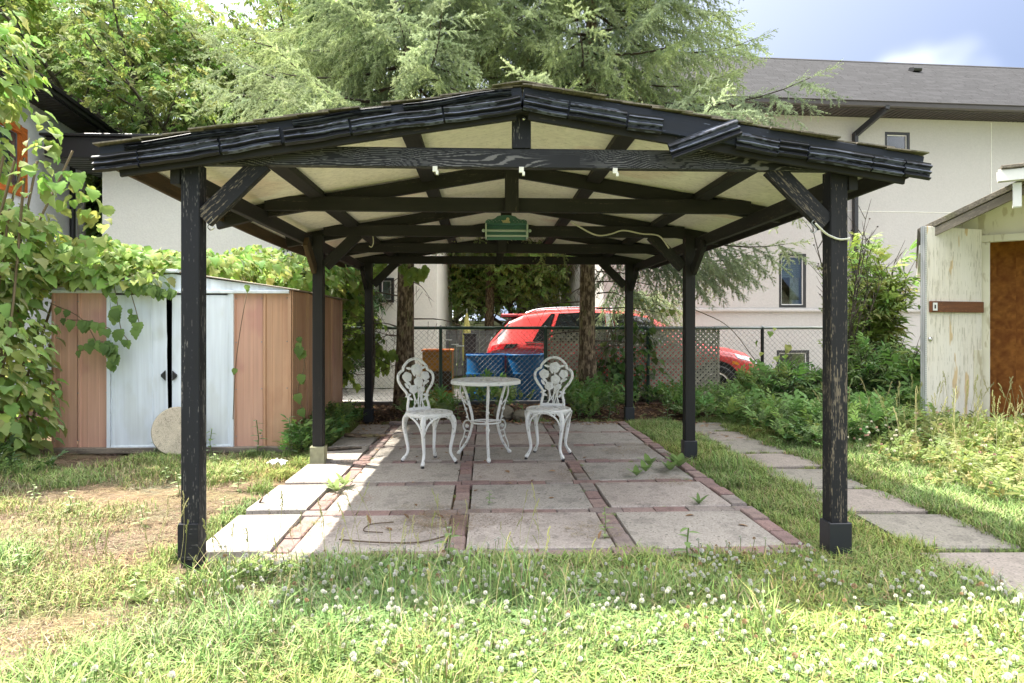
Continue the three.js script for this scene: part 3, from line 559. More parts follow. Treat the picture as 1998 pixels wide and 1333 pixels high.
  for (const ps of [[[0.0, 0.02], [0.01, 0.12], [0.015, 0.2], [0.01, 0.31]], [[-0.04, 0.02], [-0.03, 0.1], [-0.06, 0.2], [-0.085, 0.26]], [[0.04, 0.02], [0.045, 0.12], [0.07, 0.2], [0.092, 0.26]], [[-0.055, 0.02], [0.0, 0.09], [0.03, 0.15], [0.05, 0.17]], [[0.02, 0.02], [-0.02, 0.09], [-0.035, 0.15]], [[0.06, 0.02], [0.03, 0.11], [0.02, 0.2]], [[0.015, 0.02], [0.03, 0.1], [0.045, 0.15]]]) st.push(tube(curve(ps.map(p => [p[0], p[1], 0]), 12), 0.0058, 5));
  part('cast_stems', st, M.cast, back);
  const lv = []; for (const [x, y, a, l] of [[0.06, 0.215, 0.5, 0.07], [-0.055, 0.215, 2.5, 0.06], [-0.06, 0.14, 3.5, 0.06], [0.055, 0.13, -0.2, 0.06], [0.05, 0.35, 0.3, 0.055], [-0.035, 0.35, 2.9, 0.055], [-0.05, 0.09, 2.6, 0.05], [0.05, 0.08, 0.7, 0.05], [-0.075, 0.185, 2.2, 0.06], [0.075, 0.235, 0.1, 0.05], [-0.01, 0.29, 1.9, 0.05]]) lv.push(leafFlat(x, y, a, l));
  part('cast_leaves', lv, M.cast, back);
  return c;
}
makeChair('white cast metal bistro chair with rose back turned towards the shed side of the table', [-0.465, 0.016, -5.29], 0.64).userData.label = 'white cast metal bistro chair angled beside the table on the shed side';
makeChair('x', [0.54, 0.016, -5.50], -0.31).userData.label = 'white cast metal bistro chair beside the table on the lattice fence side';
{
  const t = thing('bistro_table', 'small round white cast metal bistro table between two rose chairs', 'table', [0.0, 0.016, -5.52], 0.08), H = 0.662;
  const top = [lathe([[0.272, H], [0.292, H + 0.004], [0.3, H - 0.006], [0.3, H - 0.030], [0.292, H - 0.030], [0.29, H - 0.010], [0.272, H - 0.010], [0.272, H]], 56), lathe([[0, H], [0.06, H], [0.065, H - 0.005], [0.06, H - 0.01], [0, H - 0.01]], 24)];
  for (const r of [0.125, 0.195]) top.push(lathe([[r, H], [r + 0.02, H], [r + 0.022, H - 0.006], [r, H - 0.009], [r, H]], 48));
  for (let i = 0; i < 36; i++) { const a = i / 36 * 6.283; const b = box(0.062, 0.007, 0.016, 0.246, H - 0.0045, 0, 0.002); b.rotateY(a); top.push(b); if (i % 2) { const d = box(0.056, 0.007, 0.014, 0.17, H - 0.0045, 0, 0.002); d.rotateY(a); top.push(d); } if (i % 4 === 0) { const d = box(0.066, 0.007, 0.016, 0.096, H - 0.0045, 0, 0.002); d.rotateY(a); top.push(d); } }
  part('table_top', top, M.cast, t);
  for (let k = 0; k < 3; k++) {
    const a = 0.02 + k * 2.0944, o = V(Math.sin(a), 0, Math.cos(a)), P = (d, y) => V(o.x * d, y, o.z * d), leg = [];
    leg.push(tube(curve([P(0.235, H - 0.02), P(0.2, H - 0.09), P(0.155, H - 0.22), P(0.125, H - 0.35), P(0.135, 0.24), P(0.175, 0.13), P(0.235, 0.045), P(0.262, 0.012)], 30), Array.from({ length: 31 }, (_, i) => 0.0125 + (i > 27 ? 0.005 : 0)), 7));
    leg.push(tube(curve([P(0.24, H - 0.06), P(0.245, H - 0.11), P(0.225, H - 0.17), P(0.185, H - 0.21), P(0.155, H - 0.23)], 16), 0.0075, 6));
    leg.push(tube(curve([P(0.14, 0.30), P(0.19, 0.30), P(0.215, 0.26), P(0.195, 0.215), P(0.16, 0.21)], 16), 0.0075, 6));
    leg.push(tube(curve([P(0.245, H - 0.12), P(0.215, H - 0.2), P(0.185, H - 0.28), P(0.16, H - 0.36)], 12), 0.006, 6));
    leg.push(tube(curve([P(0.2, 0.21), P(0.215, 0.15), P(0.24, 0.1), P(0.25, 0.05)], 12), 0.006, 6));
    for (const [d, y, r] of [[0.19, H - 0.26, 0.014], [0.178, H - 0.33, 0.012], [0.178, 0.255, 0.018], [0.19, 0.16, 0.011], [0.262, 0.016, 0.016]]) { const g = new THREE.SphereGeometry(r, 8, 6).toNonIndexed(); const q = P(d, y); g.translate(q.x, q.y, q.z); leg.push(g); }
    part('leg', leg, M.cast, t);
  }
  const ring = new THREE.TorusGeometry(0.128, 0.008, 6, 36).toNonIndexed(); ring.rotateX(Math.PI / 2); ring.translate(0, 0.3, 0);
  const hub = [ring]; for (let k = 0; k < 3; k++) { const b = box(0.12, 0.008, 0.02, 0.065, 0.3, 0, 0.002); b.rotateY(k * 2.0944 + 0.5); hub.push(b); }
  part('stretcher_ring', hub, M.cast, t);
}
// ---------- metal garden shed ----------
{
  const X0 = -3.94, X1 = -1.79, ZF = -5.98, ZB = -8.05, W = 1.47, PK = 1.63, XM = (X0 + X1) / 2;
  const S = thing('garden_shed', 'faded pink metal garden shed with dented white sliding doors under grape vine', 'shed', [XM, 0, ZF]);
  const hw = (X1 - X0) / 2, D = ZF - ZB;
  // ribbed sheet: vertical profile swept upwards; width along x
  function ribbed(w, h, ribs, fine = 3) {
    const pr = [[-w / 2, 0]]; const bump = (x, r, d) => pr.push([x - r, 0], [x - r * 0.45, d], [x + r * 0.45, d], [x + r, 0]);
    const all = []; for (const r of ribs) all.push([r, 0.014, 0.013]); for (let i = 1; i <= fine; i++) all.push([-w / 2 + w * i / (fine + 1), 0.005, 0.002]);
    all.sort((a, b) => a[0] - b[0]); let last = -w / 2; for (const [x, r, d] of all) { if (x - r <= last + 0.002 || x + r >= w / 2 - 0.002) continue; bump(x, r, d); last = x + r; }
    pr.push([w / 2, 0], [w / 2, -0.004], [-w / 2, -0.004]);
    const g = sweep(pr.map(p => [p[0], p[1]]), h, 1, null, rand(0, 1)); // length along x, profile y = across, z = out
    const m = new THREE.Matrix4().makeBasis(V(0, 1, 0), V(-1, 0, 0), V(0, 0, 1)); g.applyMatrix4(m); { const n = g.attributes.uv; for (let i = 0; i < n.count; i++) n.setXY(i, g.attributes.position.getX(i) * 1.0 + 0.3, g.attributes.position.getY(i)); } g.translate(0, h / 2, 0); return g;
  }
  const y0 = 0.035;
  part('sill', [box(2 * hw + 0.06, 0.05, 0.09, 0, 0.015, 0.02), box(0.08, 0.05, D, hw - 0.02, 0.015, -D / 2 - 0.03)], M.shedBase, S);
  for (const [x, w, m] of [[-0.96, 0.225, M.pink], [-0.70, 0.285, M.pink], [0.68, 0.27, M.pink], [0.945, 0.255, M.tan]]) part('wall_panel', ribbed(w, W - y0, [w / 2 - 0.02], 2), m, S, [x, y0, 0]);
  for (let i = 0; i < 4; i++) part('wall_panel', ribbed(D / 4 - 0.004, W - y0, [-D / 8 + 0.02, D / 8 - 0.025], 2), i === 0 ? M.tan : i === 3 ? M.pink : M.tan, S, [hw, y0, -D * (i + 0.5) / 4], [0, Math.PI / 2, 0]);
  for (let i = 0; i < 4; i++) part('wall_panel', ribbed(D / 4 - 0.004, W - y0, [0.1], 2), M.pink, S, [-hw, y0, -D * (i + 0.5) / 4], [0, -Math.PI / 2, 0]);
  part('wall_panel', ribbed(2 * hw, W - y0, [-0.6, 0, 0.6], 3), M.pink, S, [0, y0, -D], [0, Math.PI, 0]);
  part('corner_trim', [box(0.03, W - y0, 0.012, hw - 0.012, (W + y0) / 2, 0.012), box(0.012, W - y0, 0.03, hw + 0.010, (W + y0) / 2, -0.012)], M.tan, S);
  // white door frame and doors
  for (const x of [-0.552, 0.548]) part('door_jamb', [box(0.03, W - 0.03, 0.03, x, (W + 0.03) / 2, 0.018), box(0.022, W - 0.04, 0.018, x + (x < 0 ? 0.03 : -0.03), (W + 0.03) / 2, 0.012)], M.whiteMetal, S);
  part('door_header', box(2 * hw - 0.02, 0.03, 0.04, 0, W - 0.015, 0.022), M.whiteMetal, S);
  part('door_track', box(1.06, 0.022, 0.03, 0, 0.045, 0.02), M.whiteMetal, S);
  const door = (w, seed) => { const pos = [], uv = [], idx = [], nx = 16, ny = 24, h = W - 0.10; for (let j = 0; j <= ny; j++) for (let i = 0; i <= nx; i++) { const x = -w / 2 + w * i / nx, y = h * j / ny; let z = 0.010 * (fbm(x * 3 + seed, y * 2.4, 3, 700 + seed) - 0.5); z -= 0.012 * Math.exp(-(((x - 0.16) / 0.14) ** 2 + ((y - 0.95) / 0.05) ** 2)) * (seed === 1 ? 1 : 0); if (i === 0 || i === nx) z -= 0.006; pos.push(x, y, z); uv.push(x + seed, y); } for (let j = 0; j < ny; j++) for (let i = 0; i < nx; i++) { const a = j * (nx + 1) + i; idx.push(a, a + 1, a + nx + 2, a, a + nx + 2, a + nx + 1); } return raw(pos, uv, idx); };
  const dl = part('door', door(0.50, 1), M.whiteMetal, S, [-0.272, 0.055, 0.030], [0, 0, 0.0]); dl.rotation.z = 0.014; tag(dl, 'dented white shed door leaf');
  const dr = part('door', door(0.50, 2), M.whiteMetal, S, [0.255, 0.055, 0.024], [0, 0, 0]); dr.rotation.z = -0.002;
  const dia = q => { const s = new THREE.Shape(); s.moveTo(0, -0.042); s.lineTo(q * 0.034, -0.008); s.lineTo(q * 0.034, 0.008); s.lineTo(0, 0.042); s.closePath(); return new THREE.ExtrudeGeometry(s, { depth: 0.012, bevelEnabled: true, bevelSize: 0.003, bevelThickness: 0.003, bevelSegments: 1 }); };
  part('handle', dia(-1), M.blackPlastic, dl, [0.238, 0.635, 0.004]); part('handle', dia(1), M.blackPlastic, dr, [-0.236, 0.635, 0.004]);
  part('black_backing', box(1.04, W - 0.1, 0.01, 0, W / 2, -0.4), M.blackPlastic, S);  // black sheet standing in for the dark inside seen between the doors
  { const sc = new THREE.SphereGeometry(0.006, 6, 4); for (const x of [-1.04, -0.83, -0.58, 0.58, 0.81, 1.04]) for (const y of [0.12, 0.55, 0.98, 1.38]) part('screw', sc, M.galvanised, S, [x, y + 0.02 * x, 0.012]); }
  for (const [d, q] of [[dl, 0.12], [dr, -0.1]]) part('crease', box(0.006, W - 0.16, 0.005, q, (W - 0.1) / 2, 0.004, 0.001), M.whiteMetal, d);
  // gable and roof
  const gs = new THREE.Shape(); gs.moveTo(-hw + 0.02, 0); gs.lineTo(hw - 0.02, 0); gs.lineTo(hw - 0.02, 0.012); gs.lineTo(0, PK - W - 0.012); gs.lineTo(-hw + 0.02, 0.012); gs.closePath();
  for (const z of [0.0, -D + 0.01]) part('gable_panel', new THREE.ExtrudeGeometry(gs, { depth: 0.01, bevelEnabled: false }), M.whiteMetal, S, [0, W, z]);
  const a = Math.atan((PK - W) / hw), L = hw / Math.cos(a) + 0.09;
  for (const s of [-1, 1]) for (let i = 0; i < 4; i++) { const g = box(L, 0.012, D / 4 + 0.035, 0, 0, 0, 0.003); part('roof_panel', g, M.shedRoof, S, [s * (hw / 2 + 0.04), (W + PK) / 2 + 0.012 - 0.005 + (i % 2) * 0.003, -D * (i + 0.5) / 4 + 0.02], [0, 0, -s * a]); }
  part('ridge_cap', box(0.16, 0.03, D + 0.12, 0, PK + 0.012, -D / 2 + 0.01, 0.008), M.whiteMetal, S);
}
// round exposed-aggregate disc leaning on the shed doors
solo('paving_disc', (() => { const g = lathe([[0, 0], [0.205, 0], [0.215, 0.012], [0.215, 0.045], [0.205, 0.055], [0, 0.055]], 48); g.rotateX(Math.PI / 2); g.translate(0, 0.215, 0); return g; })(), M.discStone, 'round concrete paving disc leaning against the white shed doors', 'paving disc', [-2.755, -0.012, -5.83], [-0.16, 0.05, 0]);
// weathered stump in the leaves by the shed
{ const g = tube(curve([[0, 0, 0], [0.01, 0.2, 0.01], [0.03, 0.42, 0.03]], 6), [0.15, 0.14, 0.135, 0.13, 0.13, 0.128, 0.125], 14); solo('tree_stump', g, M.rock, 'grey weathered stump half hidden in vine leaves beside the pink shed', 'stump', [-4.05, -0.02, -5.2], [0.18, 0, -0.22]); }
// ---------- old garage with its door standing open ----------
{
  const G = thing('garage', 'cream painted old garage with open doorway and brown chipboard lining', 'garage', [4.52, 0.1, -6.34], -0.6);
  const wallH = 1.93;
  part('wall', [box(0.40, wallH, 0.1, 0.2, wallH / 2, -0.05)], M.creamPaint, G);
  part('wall', box(3.4, wallH, 0.1, 2.95, wallH / 2, -0.05), M.creamPaint, G);
  part('wall', box(0.1, wallH, 3.6, 0.05, wallH / 2, -1.9), M.creamPaint, G);
  part('wall', box(4.5, wallH, 0.1, 2.35, wallH / 2, -3.75), M.creamPaint, G);
  part('wall', box(0.1, wallH, 3.6, 4.55, wallH / 2, -1.9), M.creamPaint, G);
  part('floor', box(4.4, 0.05, 3.6, 2.3, -0.04, -1.9), M.driveway, G);
  part('door_frame', [box(0.085, 1.858, 0.05, 0.445, 0.929, 0.012), box(0.085, 1.858, 0.05, 1.20, 0.929, 0.012)], M.creamPaint, G);
  part('door_frame', box(0.92, 0.07, 0.06, 0.82, 1.895, 0.014), M.creamPaint, G);
  part('lining', [box(0.80, 2.3, 0.012, 0.82, 1.16, -0.85), box(0.012, 2.3, 0.75, 1.27, 1.16, -0.47)], M.osb, G);
  part('gable_board', (() => { const s = new THREE.Shape(); s.moveTo(0, 0); s.lineTo(4.6, 0); s.lineTo(2.3, 1.12); s.closePath(); const g = new THREE.ExtrudeGeometry(s, { depth: 0.06, bevelEnabled: false }); return g; })(), M.creamPaint, G, [0.0, wallH + 0.002, -0.07]);
  part('gable_board', (() => { const s = new THREE.Shape(); s.moveTo(0, 0); s.lineTo(4.6, 0); s.lineTo(2.3, 1.12); s.closePath(); return new THREE.ExtrudeGeometry(s, { depth: 0.06, bevelEnabled: false }); })(), M.creamPaint, G, [0.0, wallH + 0.002, -3.76]);
  const slope = Math.atan(1.12 / 2.3), L = 2.3 / Math.cos(slope) + 0.10;
  for (const s of [-1, 1]) {
    const cx = 2.3 + s * (2.3 / 2 + 0.04 * Math.cos(slope)), cy = wallH + 0.56 - 0.04 * Math.sin(slope);
    part('roof', box(L, 0.05, 4.5, 0, 0.045, 0, 0.004), M.shingleOld, G, [cx, cy + 0.02, -1.72], [0, 0, -s * slope]);
    part('rake_board', box(L - 0.02, 0.075, 0.03, 0, -0.02, 0, 0.004), M.shedBase, G, [cx, cy + 0.015, 0.50], [0, 0, -s * slope]);
    for (let i = 0; i < 6; i++) part('soffit_board', box(0.31, 0.016, 0.46, 0, 0, 0, 0.004), M.creamPaint, G, [2.3 + s * (0.16 + i * 0.36) * Math.cos(slope), wallH + 1.12 + 0.01 - (0.16 + i * 0.36) * Math.sin(slope), 0.25], [0, 0, -s * slope]);
  }
  const gut = [[0, 0], [0, 0.075], [-0.012, 0.08], [-0.012, 0.012], [-0.06, 0.012], [-0.075, 0.04], [-0.085, 0.08], [-0.097, 0.078], [-0.085, 0.035], [-0.066, 0]];
  const gg = sweep(gut.map(p => [p[1], p[0]]), 4.4, 1); gg.rotateY(Math.PI / 2);
  const eg = part('gutter', gg, M.whiteGutter, G, [-0.10, 1.74, -1.70], [0, Math.PI, 0]); eg.userData.label = 'white gutter along the low eave';
  // open door leaf
  const D = new THREE.Group(); D.name = 'door'; D.position.set(0.41, 0.0, 0.055); D.rotation.y = Math.PI - 0.26; G.add(D); D.rotation.y = -0.0;
  D.rotation.y = 0.85; tag(D, 'open garage door with cracked and peeling cream paint');
  part('door_leaf', (() => { const g = box(0.70, 1.97, 0.035, -0.355, 1.0, 0.0, 0.004); const u = g.attributes.uv, p = g.attributes.position; for (let i = 0; i < u.count; i++) u.setXY(i, p.getX(i), p.getY(i)); return g; })(), M.peeling, D);
  const ls = part('latch_board', (() => bar(0.655, 0.105, 0.028, 0.004))(), M.latchWood, D, [-0.345, 1.225, 0.033]);
  part('latch_plate', box(0.05, 0.075, 0.006, -0.29, 0, 0.018), M.whiteGutter, ls); part('latch_hole', box(0.016, 0.035, 0.003, -0.295, 0, 0.0225), M.blackPlastic, ls);
  part('edge_strip', box(0.02, 1.97, 0.05, -0.717, 1.0, 0.0, 0.003), M.zinc, D);
  part('lock_cylinder', lathe([[0, 0], [0.022, 0], [0.02, 0.012], [0.008, 0.014], [0, 0.012]], 16).rotateX(Math.PI / 2), M.chrome, D, [-0.66, 0.92, 0.018]);
  part('repair_board', box(0.10, 0.78, 0.012, -0.062, 0.42, 0.0245, 0.002), M.creamPaint, D);
  // stretch of eaves gutter in front with an elbow
  const g2 = sweep(gut.map(p => [p[1] * 1.25, p[0] * 1.25]), 1.9, 1); part('gutter', g2, M.whiteGutter, G, [1.43, 2.30, 0.82], [0, 0, 0]).userData.label = 'white gutter end jutting out over the doorway';
  part('downpipe_elbow', [box(0.06, 0.22, 0.05, 0.62, 2.18, 0.72, 0.01)], M.whiteGutter, G);
  part('porch_roof', box(1.9, 0.03, 0.36, 1.45, 2.418, 0.66, 0.004), M.shingleOld, G);
}
// ---------- chain-link fence with lattice behind it ----------
{
  const ZF = -9.0, TOP = 1.127, BOT = 0.10, xs = [-2.16, -0.63, 0.84, 2.30, 3.95, 5.6];
  const F = thing('chain_link_fence', 'green topped chain-link fence running behind the spruce trunks', 'fence', [0, 0.0, ZF]);
  for (const x of xs) { const p = part('fence_post', tube([V(x, 0.0, 0), V(x, TOP + 0.0, 0)], 0.024, 10), x > 3 ? M.blackPlastic : M.fenceGreen, F); part('post_cap', lathe([[0, 0.03], [0.018, 0.022], [0.028, 0.004], [0.028, 0], [0, 0]], 10), M.galvanised, p, [x, TOP + 0.008, 0]); }
  for (let i = 0; i < xs.length - 1; i++) part('top_rail', tube([V(xs[i] - (i ? 0 : 0.5), TOP, 0), V(xs[i + 1], TOP, 0)], i === 3 ? 0.021 : 0.0225, 10), i >= 3 ? M.galvanised : M.fenceGreen, F);
  part('sleeve', tube([V(3.25, TOP, 0), V(3.45, TOP + 0.003, 0)], 0.027, 10), M.galvanised, F);
  const g = [], s = 0.074, x0 = -2.64, x1 = 5.6, h = TOP - BOT - 0.03, r = 0.0022;
  for (const d of [-1, 1]) for (let x = x0 - h; x < x1 + h; x += s) {
    let a = [x, BOT], b = [x + d * h, TOP - 0.03]; if (d < 0) { a = [x, BOT]; }
    const clip = (p, q, X, lo) => { if (lo ? p[0] < X : p[0] > X) { const t = (X - p[0]) / (q[0] - p[0]); return [X, p[1] + (q[1] - p[1]) * t]; } return p; };
    if (Math.max(a[0], b[0]) < x0 || Math.min(a[0], b[0]) > x1) continue;
    const A = clip(clip(a, b, x0, true), b, x1, false), B = clip(clip(b, a, x0, true), a, x1, false);
    if (Math.hypot(A[0] - B[0], A[1] - B[1]) < 0.02) continue;
    g.push(tube([V(A[0], A[1], d * 0.002), V(B[0], B[1], d * 0.002)], r, 3, false));
  }
  part('chain_link_mesh', g, M.wire, F).userData.kind = 'stuff';
  part('kerb', box(4.4, 0.10, 0.08, -0.5, 0.06, 0.06), M.greyBoard, F);
}
{
  const L = thing('lattice_panel', 'weathered grey wooden lattice panel fixed to the chain-link fence', 'lattice', [2.09, 0.14, -9.05]);
  const w = 2.48, h = 0.98, s = 0.079;
  const slatG = new Map();
  for (const d of [-1, 1]) for (let c = -w / 2 - h; c < w / 2 + h; c += s) {
    let ax = c, ay = 0, bx = c + d * h, by = h;
    const cl = (px, py, qx, qy) => { for (const X of [-w / 2, w / 2]) { const out = X < 0 ? px < X : px > X; if (out) { const t = (X - px) / (qx - px); if (t < 0 || t > 1) return null; py = py + (qy - py) * t; px = X; } } return [px, py]; };
    const A = cl(ax, ay, bx, by), B = cl(bx, by, ax, ay); if (!A || !B) continue;
    const len = Math.hypot(A[0] - B[0], A[1] - B[1]); if (len < 0.06) continue;
    const key = len.toFixed(2); if (!slatG.has(key)) slatG.set(key, bar(len, 0.034, 0.007, 0.001));
    part('slat', slatG.get(key), M.lattice, L, [(A[0] + B[0]) / 2, (A[1] + B[1]) / 2, d * 0.0045], [0, 0, Math.atan2(B[1] - A[1], B[0] - A[0])]);
  }
  part('cap_rail', box(w + 0.03, 0.035, 0.03, 0, h + 0.012, 0), M.greyBoard, L);
  for (const x of [-w / 2, w / 2]) part('edge_rail', box(0.03, h, 0.024, x, h / 2, 0), M.lattice, L);
}
// ---------- blue drums, ochre planter box ----------
{
  const mk = (label, p) => { const b = thing('plastic_drum', label, 'drum', p, 0, 'blue drums behind the fence'); const R0 = 0.285;
    part('drum_wall', lathe([[R0 - 0.02, 0], [R0 - 0.005, 0.02], [R0, 0.06], [R0, 0.24], [R0 + 0.012, 0.25], [R0 + 0.012, 0.28], [R0, 0.29], [R0, 0.52], [R0 + 0.012, 0.53], [R0 + 0.012, 0.56], [R0, 0.57], [R0, 0.80], [R0 + 0.014, 0.805], [R0 + 0.014, 0.835], [R0 - 0.008, 0.84], [R0 - 0.008, 0.06], [0, 0.05]], 40), M.barrel, b); return b; };
  mk('blue open-topped plastic drum beside the ochre box behind the fence', [0.0, -0.1, -9.66]);
  mk('blue open-topped plastic drum tucked behind the lattice end', [0.60, -0.1, -9.70]);
  const B = thing('planter_box', 'ochre wooden box standing behind the fence next to a spruce trunk', 'box', [-0.72, -0.1, -9.76]);
  for (let i = 0; i < 3; i++) { part('board', box(0.43, 0.285, 0.022, 0, 0.15 + i * 0.29, 0.2), i === 1 ? M.brownWood : M.ochreWood, B); part('board', box(0.43, 0.285, 0.022, 0, 0.15 + i * 0.29, -0.2), M.ochreWood, B); part('board', box(0.022, 0.285, 0.38, -0.21, 0.15 + i * 0.29, 0), M.ochreWood, B); part('board', box(0.022, 0.285, 0.38, 0.21, 0.15 + i * 0.29, 0), M.ochreWood, B); }
  part('rim', [box(0.47, 0.025, 0.05, 0, 0.892, 0.2), box(0.47, 0.025, 0.05, 0, 0.892, -0.2), box(0.05, 0.025, 0.34, -0.21, 0.892, 0), box(0.05, 0.025, 0.34, 0.21, 0.892, 0)], M.orangeWood, B);
  part('potting_soil', box(0.4, 0.02, 0.37, 0, 0.8, 0), M.joint, B);
}
// ---------- stones, sticks, litter bits ----------
for (const [x, z, r, l] of [[0.22, -7.95, 0.13, 'squat mossy stone behind the table'], [0.42, -7.86, 0.09, 'small rounded stone between table and trunk'], [0.62, -7.9, 0.085, 'small tan stone at the foot of the spruce behind a chair']]) {
  const g = new THREE.IcosahedronGeometry(r, 3), p = g.attributes.position; for (let i = 0; i < p.count; i++) { const v = V(p.getX(i), p.getY(i), p.getZ(i)), n = v.clone().normalize(); v.multiplyScalar(1 + 0.35 * (fbm(n.x * 2 + x * 7, n.y * 2 + n.z * 2, 3, 750) - 0.5)); p.setXYZ(i, v.x, v.y * 0.8, v.z); }
  g.computeVertexNormals(); solo('stone', g, M.rock, l, 'stone', [x, r * 0.55, z], null, 'stones at the patio end');
}
solo('stick', tube(curve([[-1.46, 0.045, -5.72], [-1.28, 0.05, -5.76], [-1.12, 0.045, -5.83]], 8), [0.02, 0.019, 0.018, 0.017, 0.018, 0.015, 0.015, 0.012, 0.01], 7), M.barkGrey, 'short thick stick lying on the sunlit patio edge', 'stick');
solo('stick', tube(curve([[-1.40, 0.06, -6.42], [-1.2, 0.055, -6.40], [-1.0, 0.05, -6.46]], 8), [0.02, 0.022, 0.021, 0.019, 0.02, 0.017, 0.016, 0.012, 0.01], 7), M.barkSpruce, 'brown stick lying across the sunlit patio slabs near the cream boot', 'stick');
solo('stick', tube(curve([[-0.76, 0.025, -3.36], [-0.6, 0.03, -3.30], [-0.35, 0.024, -3.30], [-0.2, 0.03, -3.38]], 16), 0.0045, 5), M.twig, 'thin dark curved twig lying on the front patio slab', 'stick');
solo('stick', tube(curve([[-0.52, 0.024, -3.65], [-0.64, 0.028, -3.60], [-0.66, 0.024, -3.50], [-0.55, 0.026, -3.46]], 16), 0.0035, 5), M.twig, 'small hook-shaped twig lying on the shaded patio slab', 'stick');
{ const pos = [], uv = [], idx = []; for (let j = 0; j <= 6; j++) for (let i = 0; i <= 6; i++) { const x = i / 6 - 0.5, z = j / 6 - 0.5; pos.push(x * 0.14, 0.03 + 0.05 * fbm(x * 6, z * 6, 2, 760), z * 0.12); uv.push(x, z); } for (let j = 0; j < 6; j++) for (let i = 0; i < 6; i++) { const a = j * 7 + i; idx.push(a, a + 7, a + 1, a + 1, a + 7, a + 8); } solo('paper_scrap', flat(raw(pos, uv, idx)), M.paper, 'crumpled white paper scrap on the grass beside the cream post boot', 'paper', [-1.68, -0.01, -5.25]); }
// ---------- closed garden umbrella far behind ----------
{
  const U = thing('garden_umbrella', 'closed yellow garden umbrella standing in the neighbouring yard', 'umbrella', [-0.42, -0.12, -14.2]); U.scale.set(0.7, 0.86, 0.7);
  part('pole', tube([V(0, 0, 0), V(0, 1.95, 0)], 0.02, 8), M.galvanised, U);
  const g = lathe([[0.02, 0.55], [0.10, 0.62], [0.12, 0.85], [0.105, 1.3], [0.06, 1.65], [0.015, 1.85], [0, 1.9]], 20), p = g.attributes.position; for (let i = 0; i < p.count; i++) { const x = p.getX(i), z = p.getZ(i), a = Math.atan2(z, x), k = 1 + 0.22 * Math.cos(a * 6); p.setXYZ(i, x * k, p.getY(i), z * k); } part('canopy', flat(g), M.umbrella, U);
}
